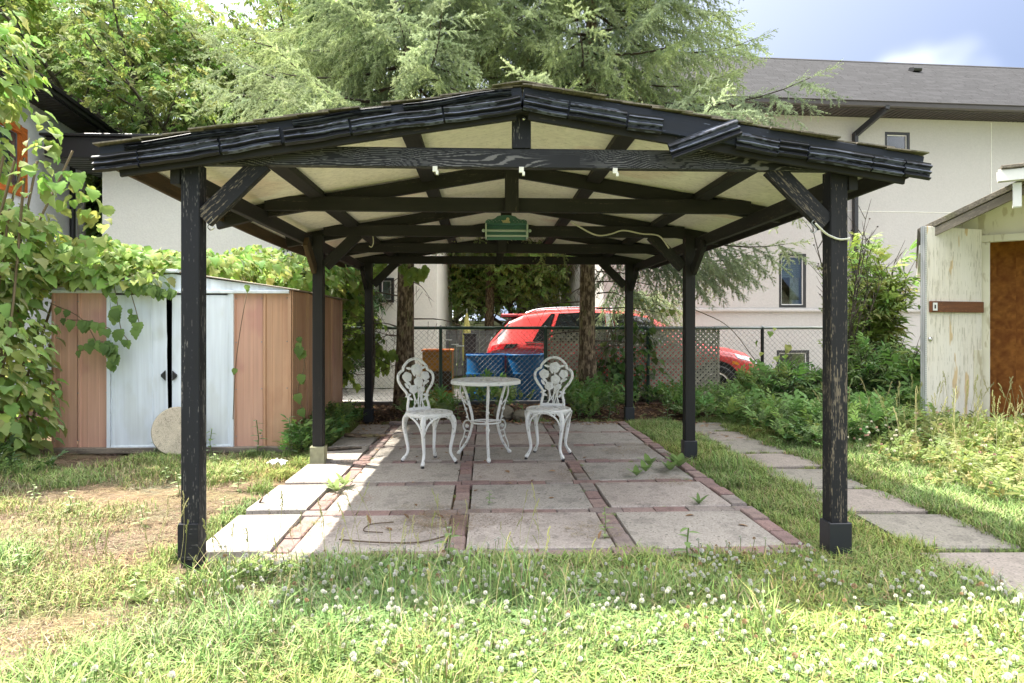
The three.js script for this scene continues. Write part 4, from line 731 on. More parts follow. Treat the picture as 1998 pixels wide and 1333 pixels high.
// ---------- parked red crossover, nose to the right ----------
{
  const C = thing('parked_car', 'red crossover parked on the driveway behind the lattice fence', 'car', [2.22, -0.08, -10.75]); C.scale.set(1, 0.94, 1);
  const Lc = 4.40;
  // upper outline and shoulder by station: x from tail (-2.2) to nose (2.2)
  const st = [ // x, sill, belt y, roof y, half width low, half width belt, half width roof
    [-2.20, 0.50, 0.90, 0.92, 0.66, 0.60, 0.55], [-2.15, 0.36, 0.98, 1.05, 0.78, 0.74, 0.64], [-2.02, 0.28, 1.02, 1.22, 0.86, 0.82, 0.62], [-1.85, 0.24, 1.03, 1.42, 0.89, 0.85, 0.60], [-1.62, 0.22, 1.03, 1.53, 0.905, 0.87, 0.585], [-1.2, 0.21, 1.02, 1.585, 0.91, 0.88, 0.58], [-0.6, 0.21, 1.00, 1.61, 0.91, 0.885, 0.585], [0.0, 0.21, 0.985, 1.59, 0.91, 0.885, 0.585], [0.4, 0.21, 0.975, 1.50, 0.91, 0.885, 0.60], [0.75, 0.21, 0.965, 1.33, 0.91, 0.88, 0.64], [1.08, 0.21, 0.955, 1.08, 0.91, 0.88, 0.72], [1.3, 0.21, 0.93, 1.00, 0.91, 0.87, 0.72], [1.65, 0.22, 0.87, 0.95, 0.90, 0.84, 0.66], [1.95, 0.24, 0.79, 0.86, 0.86, 0.78, 0.58], [2.12, 0.27, 0.70, 0.75, 0.78, 0.68, 0.5], [2.20, 0.36, 0.56, 0.60, 0.66, 0.56, 0.42]];
  const NR = 9;
  const sect = (q, k) => { const [x, s, b, r, w, wb, wr] = q; // k 0..8 from sill up over to the centre line
    const P = [[w - 0.05, s], [w, s + 0.10], [w + 0.008, lerp(s, b, 0.55)], [w, b - 0.10], [wb, b], [lerp(wb, wr, 0.55), lerp(b, r, 0.55)], [lerp(wb, wr, 0.93), lerp(b, r, 0.91)], [wr * 0.82, r - 0.008], [0, r + 0.015]]; return V(x, P[k][1], P[k][0]); };
  const at = (t, k) => { const n = st.length - 1, i = Math.min(n - 1, Math.floor(t * n)), f = t * n - i; const a = st[i], b = st[i + 1], kk = Math.floor(k), fk = k - kk; const mixq = a.map((v, j) => lerp(v, b[j], f)); const p = sect(mixq, Math.min(kk, NR - 1)), q = sect(mixq, Math.min(kk + 1, NR - 1)); return p.lerp(q, fk); };
  const N = 90, K = 24, pos = [], uv = [], idx = [];
  for (const s of [1, -1]) { const o = pos.length / 3; for (let i = 0; i <= N; i++) for (let k = 0; k <= K; k++) { const p = at(i / N, k / K * (NR - 1)); pos.push(p.x, p.y, s * p.z); uv.push(p.x, p.y); } for (let i = 0; i < N; i++) for (let k = 0; k < K; k++) { const a = o + i * (K + 1) + k, b = a + 1, c = a + K + 1, d = c + 1; s > 0 ? idx.push(a, c, b, b, c, d) : idx.push(a, b, c, b, d, c); } }
  part('body', raw(pos, uv, idx), M.red, C);
  const tAt = x => { const n = st.length - 1; for (let i = 0; i < n; i++) if (x <= st[i + 1][0]) return (i + (x - st[i][0]) / (st[i + 1][0] - st[i][0])) / n; return 1; };
  // panels lying just proud of the body surface
  function patch(x00, x10, x01, x11, k0, k1, off = 0.006, n = 10, m = 6) { const P = [], U = [], I = []; for (let j = 0; j <= m; j++) for (let i = 0; i <= n; i++) { const v = j / m, x = lerp(lerp(x00, x10, i / n), lerp(x01, x11, i / n), v), k = lerp(k0, k1, v), t = tAt(x), p = at(t, k), a = at(clamp(t + 0.004), k).sub(at(clamp(t - 0.004), k)), b = at(t, Math.min(8, k + 0.05)).sub(at(t, Math.max(0, k - 0.05))), nn = a.cross(b).normalize(); if (nn.z < 0) nn.negate(); p.addScaledVector(nn, off); P.push(p.x, p.y, p.z); U.push(i / n, v); } for (let j = 0; j < m; j++) for (let i = 0; i < n; i++) { const a = j * (n + 1) + i; I.push(a, a + 1, a + n + 2, a, a + n + 2, a + n + 1); } return raw(P, U, I); }
  const mirror = g => { const h = g.clone(); h.scale(1, 1, -1); if (h.index) { const a = h.index.array; for (let i = 0; i < a.length; i += 3) { const t = a[i]; a[i] = a[i + 1]; a[i + 1] = t; } } h.computeVertexNormals(); return h; };
  const wins = [['side_window', [-1.50, -1.26, -1.18, -1.12], M.carGlass], ['side_window', [-1.20, -0.33, -1.06, -0.33], M.carGlass], ['pillar', [-0.32, -0.20, -0.32, -0.20], M.galvanised], ['side_window', [-0.19, 0.78, -0.19, 0.36], M.carGlass]];
  for (const [n, [a, b, c, d], m] of wins) { const g = patch(a, b, c, d, 4.12, 5.95); part(n, g, m, C); part(n, mirror(g), m, C); }
  for (const s of [1, -1]) { const g = patch(-1.62, 0.98, -1.60, 0.96, 4.02, 4.09, 0.008, 20, 1); part('window_trim', s > 0 ? g : mirror(g), M.chrome, C); const f = patch(-1.85, 1.75, -1.85, 1.75, 3.55, 3.6, 0.004, 30, 1); part('crease', s > 0 ? f : mirror(f), M.red, C); }
  { const g = patch(-2.13, -2.0, -1.70, -1.66, 5.0, 6.6, 0.005, 6, 6); part('rear_quarter_glass', g, M.carGlass, C); part('rear_quarter_glass', mirror(g), M.carGlass, C); }
  part('windscreen', (() => { const P = [], U = [], I = []; for (let j = 0; j <= 6; j++) for (let i = 0; i <= 10; i++) { const x = lerp(1.06, 0.42, j / 6), w = lerp(0.66, 0.54, j / 6), z = lerp(-w, w, i / 10), q = st; const t = tAt(x), p = at(t, 8); P.push(x + 0.006, p.y + 0.006 - 0.10 * (z / w) ** 2 * 0.4, z); U.push(i, j); } for (let j = 0; j < 6; j++) for (let i = 0; i < 10; i++) { const a = j * 11 + i; I.push(a, a + 1, a + 12, a, a + 12, a + 11); } return raw(P, U, I); })(), M.carGlass, C);
  part('rear_window', (() => { const P = [], U = [], I = []; for (let j = 0; j <= 6; j++) for (let i = 0; i <= 10; i++) { const x = lerp(-2.14, -1.72, j / 6), w = lerp(0.62, 0.54, j / 6), z = lerp(-w, w, i / 10), p = at(tAt(x), 8); P.push(x - 0.008, p.y + 0.008 - 0.03 * (z / w) ** 2, z); U.push(i, j); } for (let j = 0; j < 6; j++) for (let i = 0; i < 10; i++) { const a = j * 11 + i; I.push(a, a + 1, a + 12, a, a + 12, a + 11); } return raw(P, U, I); })(), M.carGlass, C);
  part('spoiler', (() => { const g = box(0.34, 0.05, 1.10, -1.80, 1.50, 0, 0.016); return g; })(), M.red, C);
  for (const s of [1, -1]) part('roof_rail', tube(curve([[-1.55, 1.545, s * 0.50], [-1.4, 1.60, s * 0.50], [-0.5, 1.64, s * 0.50], [0.1, 1.615, s * 0.50], [0.3, 1.555, s * 0.50]], 20), 0.014, 6), M.chrome, C);
  { const g = patch(-2.185, -1.86, -2.17, -1.72, 3.1, 3.95, 0.008, 8, 4); part('tail_light', g, M.tailLamp, C); part('tail_light', mirror(g), M.tailLamp, C); const d = patch(-1.95, -1.80, -1.90, -1.70, 3.2, 3.85, 0.011, 6, 3); part('tail_light_lens', d, M.carGlass, C); part('tail_light_lens', mirror(d), M.carGlass, C); }
  { const g = patch(1.72, 2.13, 1.66, 2.08, 3.3, 3.95, 0.008, 8, 4); part('headlight', g, M.headLamp, C); part('headlight', mirror(g), M.headLamp, C); const a = patch(1.62, 1.74, 1.62, 1.72, 2.55, 2.8, 0.012, 4, 2); part('side_marker', a, M.amber, C); }
  part('grille', box(0.03, 0.2, 1.0, 2.195, 0.44, 0, 0.006), M.blackPlastic, C); part('front_bumper', box(0.16, 0.12, 1.3, 2.08, 0.27, 0, 0.03), M.blackPlastic, C); part('rear_bumper', box(0.16, 0.16, 1.3, -2.1, 0.36, 0, 0.03), M.blackPlastic, C);
  part('underbody', box(3.9, 0.14, 1.6, 0, 0.24, 0, 0.02), M.blackPlastic, C);
  for (const s of [1, -1]) { const g = patch(-1.95, 1.95, -1.95, 1.95, 0.1, 0.9, 0.006, 40, 2); part('sill_cladding', s > 0 ? g : mirror(g), M.blackPlastic, C); }
  for (const x of [-1.33, 1.36]) for (const s of [1, -1]) {
    const w = new THREE.Group(); w.name = 'wheel'; w.position.set(x, 0.335, s * 0.86); C.add(w);
    const arch = new THREE.CylinderGeometry(0.40, 0.40, 0.10, 32); arch.rotateX(Math.PI / 2); part('wheel_arch', arch, M.blackPlastic, w, [0, 0.01, s * 0.012]);
    const ty = lathe([[0.22, -0.11], [0.30, -0.115], [0.33, -0.09], [0.335, 0], [0.33, 0.09], [0.30, 0.115], [0.22, 0.11]], 36); ty.rotateX(Math.PI / 2); part('tyre', ty, M.tyre, w);
    const rim = [lathe([[0.19, 0.08], [0.225, 0.11], [0.225, 0.09]], 30), lathe([[0, 0.085], [0.05, 0.085], [0.05, 0.06], [0, 0.06]], 14)]; for (let i = 0; i < 5; i++) for (const o of [-0.16, 0.16]) { const b = box(0.19, 0.02, 0.03, 0.125, 0.075, 0, 0.004); b.rotateY(i * 1.2566 + o); rim.push(b); } const rg = mergeGeometries(rim); rg.rotateX(s * Math.PI / 2); part('rim', rg, M.chrome, w);
  }
  for (const x of [-0.85, 0.12]) part('door_handle', box(0.2, 0.03, 0.03, x, 0.86, 0.925, 0.008), M.red, C);
  for (const [a, b] of [[-1.18, -1.16], [-0.27, -0.255], [0.86, 0.875]]) part('door_gap', patch(a, b, a, b, 0.9, 4.0, 0.004, 1, 10), M.blackPlastic, C);
  part('wing_mirror', box(0.12, 0.10, 0.16, 0.62, 1.02, 0.98, 0.03), M.red, C);
}
// ---------- houses ----------
function windowAt(parent, x, y0, y1, w, z, blinds) {
  const W = new THREE.Group(); W.name = 'window'; W.position.set(x, y0, z); parent.add(W); const h = y1 - y0, f = 0.055;
  part('frame', [box(f, h, 0.09, -w / 2 + f / 2, h / 2, 0.0), box(f, h, 0.09, w / 2 - f / 2, h / 2, 0.0), box(w - 2 * f, f, 0.09, 0, h - f / 2, 0), box(w - 2 * f, f, 0.09, 0, f / 2, 0)], M.darkTrim, W);
  part('pane', box(w - 2 * f, h - 2 * f, 0.008, 0, h / 2, 0.002, 0.001), M.glass, W);
  part('sash', [box(0.018, h - 2 * f, 0.02, -w / 2 + f + 0.009, h / 2, 0.012), box(0.018, h - 2 * f, 0.02, w / 2 - f - 0.009, h / 2, 0.012), box(w - 2 * f - 0.036, 0.018, 0.02, 0, f + 0.009, 0.012), box(w - 2 * f - 0.036, 0.018, 0.02, 0, h - f - 0.009, 0.012)], M.whiteGutter, W);
  return W;
}
{
  const H = thing('white_house', 'white stucco house with grey shingled roof and black downpipe beyond the driveway', 'house', [6.26, -0.1, -13.25], 0.05);
  const xl = -3.85, xr = 10, top = 5.72;
  // front wall in pieces around the window openings
  const wins = [[0.21, 1.66, 2.80, 0.60], [2.56, 4.55, 5.43, 0.57], [0.22, 0.12, 0.76, 0.72], [-2.1, 4.5, 5.35, 0.6]];
  const xsC = [...new Set([xl, xr, ...wins.flatMap(w => [w[0] - w[3] / 2, w[0] + w[3] / 2])])].sort((a, b) => a - b), g = [];
  for (let i = 0; i < xsC.length - 1; i++) { const a = xsC[i], b = xsC[i + 1], m = (a + b) / 2; let ys = [0]; for (const w of wins) if (Math.abs(m - w[0]) < w[3] / 2) ys.push(w[1], w[2]); ys.push(top); ys = ys.sort((p, q) => p - q); for (let k = 0; k < ys.length; k += 2) g.push(box(b - a, ys[k + 1] - ys[k], 0.2, m, (ys[k] + ys[k + 1]) / 2, -0.1, 0.0001)); }
  part('wall', g, M.stuccoWhite, H);
  part('wall', box(0.2, top, 7.6, xl + 0.1, top / 2, -4.0), M.stuccoWhite, H); part('wall', box(0.2, top, 7.6, xr - 0.1, top / 2, -4.0), M.stuccoWhite, H); part('wall', box(xr - xl - 0.4, top, 0.2, (xl + xr) / 2, top / 2, -7.7), M.stuccoWhite, H);
  for (const w of wins) windowAt(H, w[0], w[1], w[2], w[3], -0.05);
  part('blind', [0, 1, 2, 3, 4, 5, 6, 7, 8, 9, 10].map(i => box(0.47, 0.03, 0.012, 0.21, 2.72 - i * 0.04, -0.12)), M.blind, H).userData.kind = 'stuff';
  part('curtain', box(0.2, 0.95, 0.02, 0.33, 2.15, -0.16), M.creamPaint, H);
  part('room_back', box(1.2, 1.4, 0.05, 0.21, 2.2, -0.9), M.greyBoard, H);
  part('belt_ledge', box(xr - xl + 0.04, 0.07, 0.07, (xl + xr) / 2, 1.60, 0.03, 0.02), M.stuccoWhite, H);
  part('control_joint', [box(xr - xl - 0.02, 0.012, 0.012, (xl + xr) / 2, 3.72, 0.003), box(0.012, 1.95, 0.01, 4.72, 4.72, 0.004)], M.stuccoMint, H);
  // eaves
  part('soffit', box(xr - xl + 1.0, 0.03, 0.5, (xl + xr) / 2, top + 0.018, 0.26), M.brownTrim, H);
  { const gr = []; for (let x = xl - 0.4; x < xr + 0.4; x += 0.11) gr.push(box(0.014, 0.012, 0.48, x, top - 0.004, 0.26, 0.001)); part('soffit_ribs', gr, M.brownTrim, H).userData.kind = 'stuff'; }
  part('gutter', [box(xr - xl + 1.0, 0.12, 0.1, (xl + xr) / 2, top + 0.075, 0.565, 0.02), box(xr - xl + 1.0, 0.022, 0.12, (xl + xr) / 2, top + 0.13, 0.575, 0.006)], M.brownTrim, H);
  part('downpipe', [barBetween(V(1.90, top + 0.06, 0.56), V(1.90, top - 0.02, 0.56), 0.11, 0.09, 0.003, V(0, 0, 1)), barBetween(V(1.90, top + 0.0, 0.56), V(1.56, top - 0.40, 0.07), 0.11, 0.09), barBetween(V(1.56, top - 0.36, 0.07), V(1.56, 0.1, 0.07), 0.10, 0.08, 0.003, V(0, 0, 1))], M.darkTrim, H);
  for (const y of [4.9, 3.3, 1.9]) part('pipe_strap', box(0.12, 0.03, 0.09, 1.56, y, 0.05), M.darkTrim, H);
  // roof: sheathing and courses of shingles
  const rise = 2.75, run = 4.5, sl = Math.atan(rise / run), L = Math.hypot(rise, run), n = 37;
  for (const s of [1, -1]) part('roof', box(xr - xl + 1.0, 0.05, L, 0, 0, 0, 0.002), M.roofShingles[0], H, [(xl + xr) / 2, top + 0.13 + rise / 2, -3.95 + s * run / 2], [s * sl, 0, 0]);
  const gs = [[], [], [], []];
  for (let c = 0; c < n; c++) for (let x = xl - 0.5; x < xr + 0.5;) {
    const w = Math.min(rand(0.18, 0.42), xr + 0.5 - x), d = L / n, q = (c + 0.5) * d - L / 2; const t = box(w - 0.006, 0.008 + rand(0, 0.006), d + 0.03, 0, 0, 0, 0.001); t.rotateX(0.045); t.translate(0, 0.036, -q); t.rotateX(sl); t.translate(x + w / 2, top + 0.13 + rise / 2, -3.95 + run / 2); gs[Math.floor(R() * 4)].push(t); x += w;
  }
  gs.forEach((q, i) => { part('shingle_courses', q, M.roofShingles[i], H).userData.kind = 'stuff'; });
  for (const q of [1, -1]) { const g = box(xr - xl + 1.0, 0.008, 0.16, 0, 0.052, q * -L / 2 + q * 0.075, 0.001); g.rotateX(q * sl); part('ridge_cap', g, M.roofShingles[2], H, [(xl + xr) / 2, top + 0.13 + rise / 2, -3.95 + q * run / 2]); }
  part('roof_vent', box(0.22, 0.10, 0.22, 0, 0.09, 0, 0.02), M.blackPlastic, H, [5.05, top + 0.13 + 2.02, -3.95 + 1.2], [sl * 0.6, 0, 0]);
  const gb = new THREE.Shape(); gb.moveTo(-4, 0); gb.lineTo(4, 0); gb.lineTo(0, rise - 0.3); gb.closePath(); for (const x of [xl + 0.02, xr - 0.2]) { const q = new THREE.ExtrudeGeometry(gb, { depth: 0.15, bevelEnabled: false }); q.rotateY(Math.PI / 2); part('gable_wall', q, M.stuccoWhite, H, [x, top + 0.04, -3.95]); }
}
{
  const H = thing('garden_house', 'pale windowless stucco house side with black flat eaves behind the shed', 'house', [-4.35, -0.1, -13.2]);
  const hw = 3.35, top = 4.52;
  part('wall', [box(2 * hw, top, 0.2, 0, top / 2, -0.1, 0.001), box(0.2, top, 5.6, -hw + 0.1, top / 2, -3.0, 0.001), box(0.2, top, 5.6, hw - 0.1, top / 2, -3.0, 0.001), box(2 * hw, top, 0.2, 0, top / 2, -5.9, 0.001)], M.stuccoMint, H);
  part('eaves', box(2 * hw + 1.6, 0.40, 7.0, 0, top + 0.21, -3.0, 0.02), M.darkTrim, H); part('eaves_lip', box(2 * hw + 1.72, 0.05, 7.12, 0, top + 0.435, -3.0, 0.01), M.darkTrim, H);
  { const gr = []; for (let z = -6.2; z < 0.4; z += 0.16) gr.push(box(0.7, 0.012, 0.02, -hw - 0.4, top + 0.004, z, 0.001)); part('soffit_ribs', gr, M.galvanised, H).userData.kind = 'stuff'; }
  windowAt(H, 2.33, 1.75, 2.25, 0.3, 0.03);
}
{
  const H = thing('grey_house', 'blue-grey stucco house with black gutter and orange window frame behind the vines', 'house', [-8.64, -0.1, -15.27], -1.411);
  const top = 5.55;
  // local x runs towards the viewer, local -z faces the yard
  const wx = [2.85, 4.4], wy = [3.75, 4.92];
  part('wall', [box(wx[0] - 0.35, top, 0.2, (wx[0] + 0.35) / 2, top / 2, 0.6, 0.001), box(9 - wx[1], top, 0.2, (wx[1] + 9) / 2, top / 2, 0.6, 0.001), box(wx[1] - wx[0], wy[0], 0.2, (wx[0] + wx[1]) / 2, wy[0] / 2, 0.6, 0.001), box(wx[1] - wx[0], top - wy[1], 0.2, (wx[0] + wx[1]) / 2, (top + wy[1]) / 2, 0.6, 0.001), box(0.2, top, 6, 0.45, top / 2, 3.7, 0.001), box(0.2, top, 6, 8.9, top / 2, 3.7, 0.001), box(8.2, top, 0.2, 4.7, top / 2, 6.8, 0.001)], M.stuccoGrey, H);
  part('corner_board', [box(0.05, top, 0.05, 0.36, top / 2, 0.49), box(0.05, top, 0.03, 0.62, top / 2, 0.492)], M.stuccoWhite, H);
  const W = new THREE.Group(); W.name = 'window'; W.position.set((wx[0] + wx[1]) / 2, wy[0], 0.5); H.add(W); const w = wx[1] - wx[0], h = wy[1] - wy[0];
  tag(part('frame', [box(0.2, h + 0.12, 0.08, -w / 2, h / 2, 0), box(0.2, h + 0.12, 0.08, w / 2, h / 2, 0), box(w - 0.2, 0.16, 0.08, 0, h, 0), box(w - 0.2, 0.16, 0.08, 0, 0, 0)], M.orangeWood, W), 'orange wooden window surround');
  part('pane', box(w - 0.2, h - 0.16, 0.01, 0, h / 2, 0.06, 0.001), M.glass, W); part('mullion', [box(0.05, h - 0.16, 0.03, 0.1, h / 2, 0.045), box(0.05, h - 0.16, 0.03, -0.4, h / 2, 0.045)], M.darkTrim, W);
  part('soffit', box(9.4, 0.04, 0.62, 4.3, top + 0.02, 0.25), M.darkTrim, H);
  { const gr = []; for (let x = -0.3; x < 9; x += 0.10) gr.push(box(0.016, 0.012, 0.55, x, top - 0.004, 0.25, 0.001)); part('soffit_ribs', gr, M.brownTrim, H).userData.kind = 'stuff'; }
  part('gutter', [box(9.4, 0.15, 0.11, 4.3, top + 0.10, -0.06, 0.02), box(9.4, 0.02, 0.14, 4.3, top + 0.185, -0.07, 0.005)], M.darkTrim, H);
  part('downpipe', tube(curve([[0.9, top + 0.04, -0.02], [0.9, top - 0.14, 0.0], [0.95, top - 0.30, 0.28], [1.0, top - 0.5, 0.43], [1.0, top - 0.9, 0.44], [1.0, top - 2.5, 0.44], [1.0, 0.1, 0.44]], 40), 0.055, 8), M.darkTrim, H);
  part('roof', box(9.4, 0.06, 4.2, 4.3, 0, 0, 0.004), M.roofShingles[0], H, [0, top + 1.0, 1.75], [-0.42, 0, 0]); part('roof', box(9.4, 0.06, 4.2, 4.3, 0, 0, 0.004), M.roofShingles[0], H, [0, top + 1.0, 5.5], [0.42, 0, 0]);
}
{
  const H = thing('porch_house', 'distant pale house with white columns and painted dark gaps glimpsed between the trunks', 'house', [2.05, -0.1, -19.5]);
  part('wall', box(5.5, 5.2, 0.2, 1.7, 2.6, -1.2), M.stuccoWhite, H);
  for (const [x, w] of [[-0.78, 0.12], [-0.42, 0.30], [0.22, 0.24]]) part('column', box(w, 4.6, 0.2, x, 2.3, 0.1), M.stuccoWhite, H);
  for (const [x, w] of [[-0.16, 0.16], [-0.62, 0.08]]) part('dark_gap_strip', box(w, 3.4, 0.06, x, 2.2, -1.0), M.darkTrim, H);  // dark-coloured strips painting the shaded gaps between the columns
  part('porch_roof', box(5.6, 0.3, 1.6, 1.7, 4.75, -0.4), M.darkTrim, H);
}
{
  const F = thing('board_fence', 'grey board fence closing the far end of the neighbouring yard', 'fence', [-1.2, -0.1, -16.2]);
  const g = box(0.135, 1.15, 0.02, 0, 0.6, 0); for (let i = 0; i < 34; i++) part('board', g, M.greyBoard, F, [-1.2 + i * 0.145, rand(-0.01, 0.01), 0]);
  for (const y of [0.25, 0.95]) part('rail', box(5, 0.07, 0.04, 1.2, y, -0.035), M.greyBoard, F);
}
{ const B = thing('garden_pillar', 'dark square pillar standing beyond the blue drums', 'pillar', [-0.32, -0.1, -13.2]); part('shaft', box(0.24, 1.08, 0.24, 0, 0.54, 0, 0.01), M.darkTrim, B); part('cap', box(0.28, 0.04, 0.28, 0, 1.10, 0, 0.01), M.darkTrim, B); }
{
  const S = thing('far_cabin', 'small beige-roofed cabin in the distance beside the yellow umbrella', 'cabin', [-0.2, -0.1, -24]);
  part('wall', box(2.2, 1.5, 2, 0, 0.75, 0), M.stuccoWhite, S); for (const s of [-1, 1]) part('roof', box(1.5, 0.06, 2.3, 0, 0, 0), M.creamPaint, S, [s * 0.62, 1.78, 0], [0, 0, -s * 0.5]); part('door', box(0.9, 1.1, 0.04, 0.5, 0.6, 1.02), M.greyBoard, S);
}
// ---------- leaf shapes ----------
function leafShape(outline, fold = 0.18, curl = 0.12) {     // outline: right half, [x, y] from stalk to tip; local y = tip, z = upper side
  const pos = [], uv = [], idx = [], n = outline.length;
  const z = (x, y) => Math.abs(x) * fold - curl * y * y;
  const mid = outline.map(p => p[1]);
  outline.forEach(p => { pos.push(0, p[1], z(0, p[1])); uv.push(0, p[1]); });
  for (const s of [1, -1]) outline.forEach(p => { pos.push(s * p[0], p[1], z(p[0], p[1])); uv.push(s * p[0], p[1]); });
  for (let i = 0; i < n - 1; i++) for (const k of [1, 2]) { const a = i, b = i + 1, c = k * n + i, d = c + 1; k === 1 ? idx.push(a, c, d, a, d, b) : idx.push(a, d, c, a, b, d); }
  return raw(pos, uv, idx).toNonIndexed();
}
const clean = g => { g.deleteAttribute('uv'); return g; };
const LEAF = {
  grape: leafShape([[0.0, 0.02], [0.20, -0.12], [0.36, -0.08], [0.47, 0.06], [0.43, 0.16], [0.52, 0.27], [0.54, 0.38], [0.41, 0.46], [0.42, 0.58], [0.30, 0.68], [0.22, 0.72], [0.17, 0.86], [0.0, 1.0]], 0.30, 0.34),
  oval: leafShape([[0.0, 0.0], [0.16, 0.16], [0.24, 0.42], [0.17, 0.74], [0.0, 1.0]], 0.25, 0.18),
  lance: leafShape([[0.0, 0.0], [0.09, 0.2], [0.12, 0.45], [0.07, 0.78], [0.0, 1.0]], 0.2, 0.3),
};
function sprig(leaf, n, len, size, seed, spread = 0.8) {          // a twig with leaflets in pairs
  const r = rng(seed), g = [];
  for (let i = 0; i < n; i++) {
    const t = (i + 0.6) / n, side = i % 2 ? 1 : -1, p = V(0, t * len, -0.08 * len * t * t);
    const d = V(side * Math.sin(spread) * (0.7 + 0.6 * r()), Math.cos(spread), (r() - 0.5) * 0.9 - 0.2).normalize(), nrm = V((r() - 0.5) * 0.9, (r() - 0.5) * 0.9, 1).normalize();
    const q = leaf.clone(); q.applyMatrix4(frame(p, i === n - 1 ? V(0, 1, -0.3) : d, nrm, size * (0.75 + 0.5 * r()))); g.push(q);
  }
  return clean(mergeGeometries(g));
}
// spruce spray: short needled shoots, drooping
function needleShoot(len, n, nl, seed, w = 0.0038) {
  const r = rng(seed), pos = [];
  for (let i = 0; i < n; i++) { const t = r(), a = r() * 6.283, p = V(0, t * len, 0), d = V(Math.cos(a) * 0.85, 0.55, Math.sin(a) * 0.85).normalize().multiplyScalar(nl * (1 - 0.35 * t)), s = V(-Math.sin(a), 0, Math.cos(a)).multiplyScalar(w); const q = p.clone().add(d); pos.push(p.x - s.x, p.y, p.z - s.z, p.x + s.x, p.y, p.z + s.z, q.x, q.y, q.z); }
  const g = new THREE.BufferGeometry(); g.setAttribute('position', new THREE.Float32BufferAttribute(pos, 3)); g.computeVertexNormals(); return g;
}
function spray(seed) {                                        // stubby finger-like shoots round a hanging twig
  const r = rng(seed), g = [];
  const add = (m, l, n) => { const s = needleShoot(l, n, 0.023, Math.floor(r() * 1e6), 0.0042); s.applyMatrix4(m); g.push(s); };
  add(new THREE.Matrix4(), 0.30, 84);
  for (let i = 0; i < 8; i++) { const t = 0.1 + 0.75 * i / 8, a = i * 2.3 + r(); add(frame(V(0, t * 0.3, 0), V(Math.cos(a) * 0.7, 0.75, Math.sin(a) * 0.45 - 0.2), V(0, 0, 1)), (0.09 + 0.08 * r()) * (1.1 - t * 0.5), 34); }
  return mergeGeometries(g);
}
const SPRAYS = [spray(1), spray(2), spray(3)];
function paint(g, c) { const n = g.attributes.position.count, a = new Float32Array(n * 3); for (let i = 0; i < n; i++) { a[3 * i] = c[0]; a[3 * i + 1] = c[1]; a[3 * i + 2] = c[2]; } g.setAttribute('color', new THREE.BufferAttribute(a, 3)); return g; }
// ---------- spruces: whole boughs, new growth paler at the shoot tips ----------
const tipC = [0.50, 0.57, 0.30], oldC = [0.24, 0.315, 0.18];
function bough(L, seed) {                                   // grows along local +x, hangs down
  const r = rng(seed), g = [], N = 10, pts = [], droop = 0.26 + 0.1 * r();
  const put = (p, d, s, tip) => { const k = clamp(tip + (r() - 0.5) * 0.5), v = 0.8 + 0.45 * r(), q = SPRAYS[Math.floor(r() * 3)].clone(); q.applyMatrix4(frame(p, d, V((r() - 0.5) * 0.7, 1, (r() - 0.5) * 0.7), s)); g.push(paint(q, mix3(oldC, tipC, k).map(c => c * v))); };
  for (let i = 0; i <= N; i++) { const t = i / N; pts.push(V(L * t, -droop * L * t * (1.6 - 0.95 * t * t) * 0.8, 0.06 * Math.sin(t * 4 + seed))); }
  const wd = tube(pts, pts.map((_, i) => lerp(0.026, 0.004, i / N)), 4, false); g.push(paint(clean(wd), [0.10, 0.075, 0.055]));
  const C = new THREE.CatmullRomCurve3(pts);
  for (let s = 0.3; s < L; s += 0.15) {
    const t = s / L, p = C.getPoint(t), tg = C.getTangent(t), side = new THREE.Vector3().crossVectors(tg, V(0, 1, 0)).normalize();
    for (const q of [-1, 1]) {
      if (r() < 0.12) continue;
      const bl = Math.min(0.75, (L - s) * 0.55 + 0.18) * (0.65 + 0.6 * r()); let a = p.clone();
      const d = tg.clone().multiplyScalar(0.65).addScaledVector(side, q * 0.8).add(V(0, -0.3 - 0.4 * r(), 0)).normalize();
      for (let m = 0; m < bl; m += 0.20) { put(a, d, 1.0 + 0.35 * r(), t * 0.5 + m / 0.8 * 0.65); a = a.clone().addScaledVector(d, 0.18); d.y -= 0.17; d.normalize(); }
    }
    if (r() < 0.5) put(p, tg.clone().add(V(0, 0.25, 0)).normalize(), 0.9, t);
  }
  put(pts[N], C.getTangent(1), 1.0, 1);
  return mergeGeometries(g);
}
const BOUGHS = [[0.8, 1], [1.3, 2], [1.8, 3], [1.8, 4], [2.35, 5], [2.35, 6]].map(([L, k]) => [L, bough(L, k * 13)]);
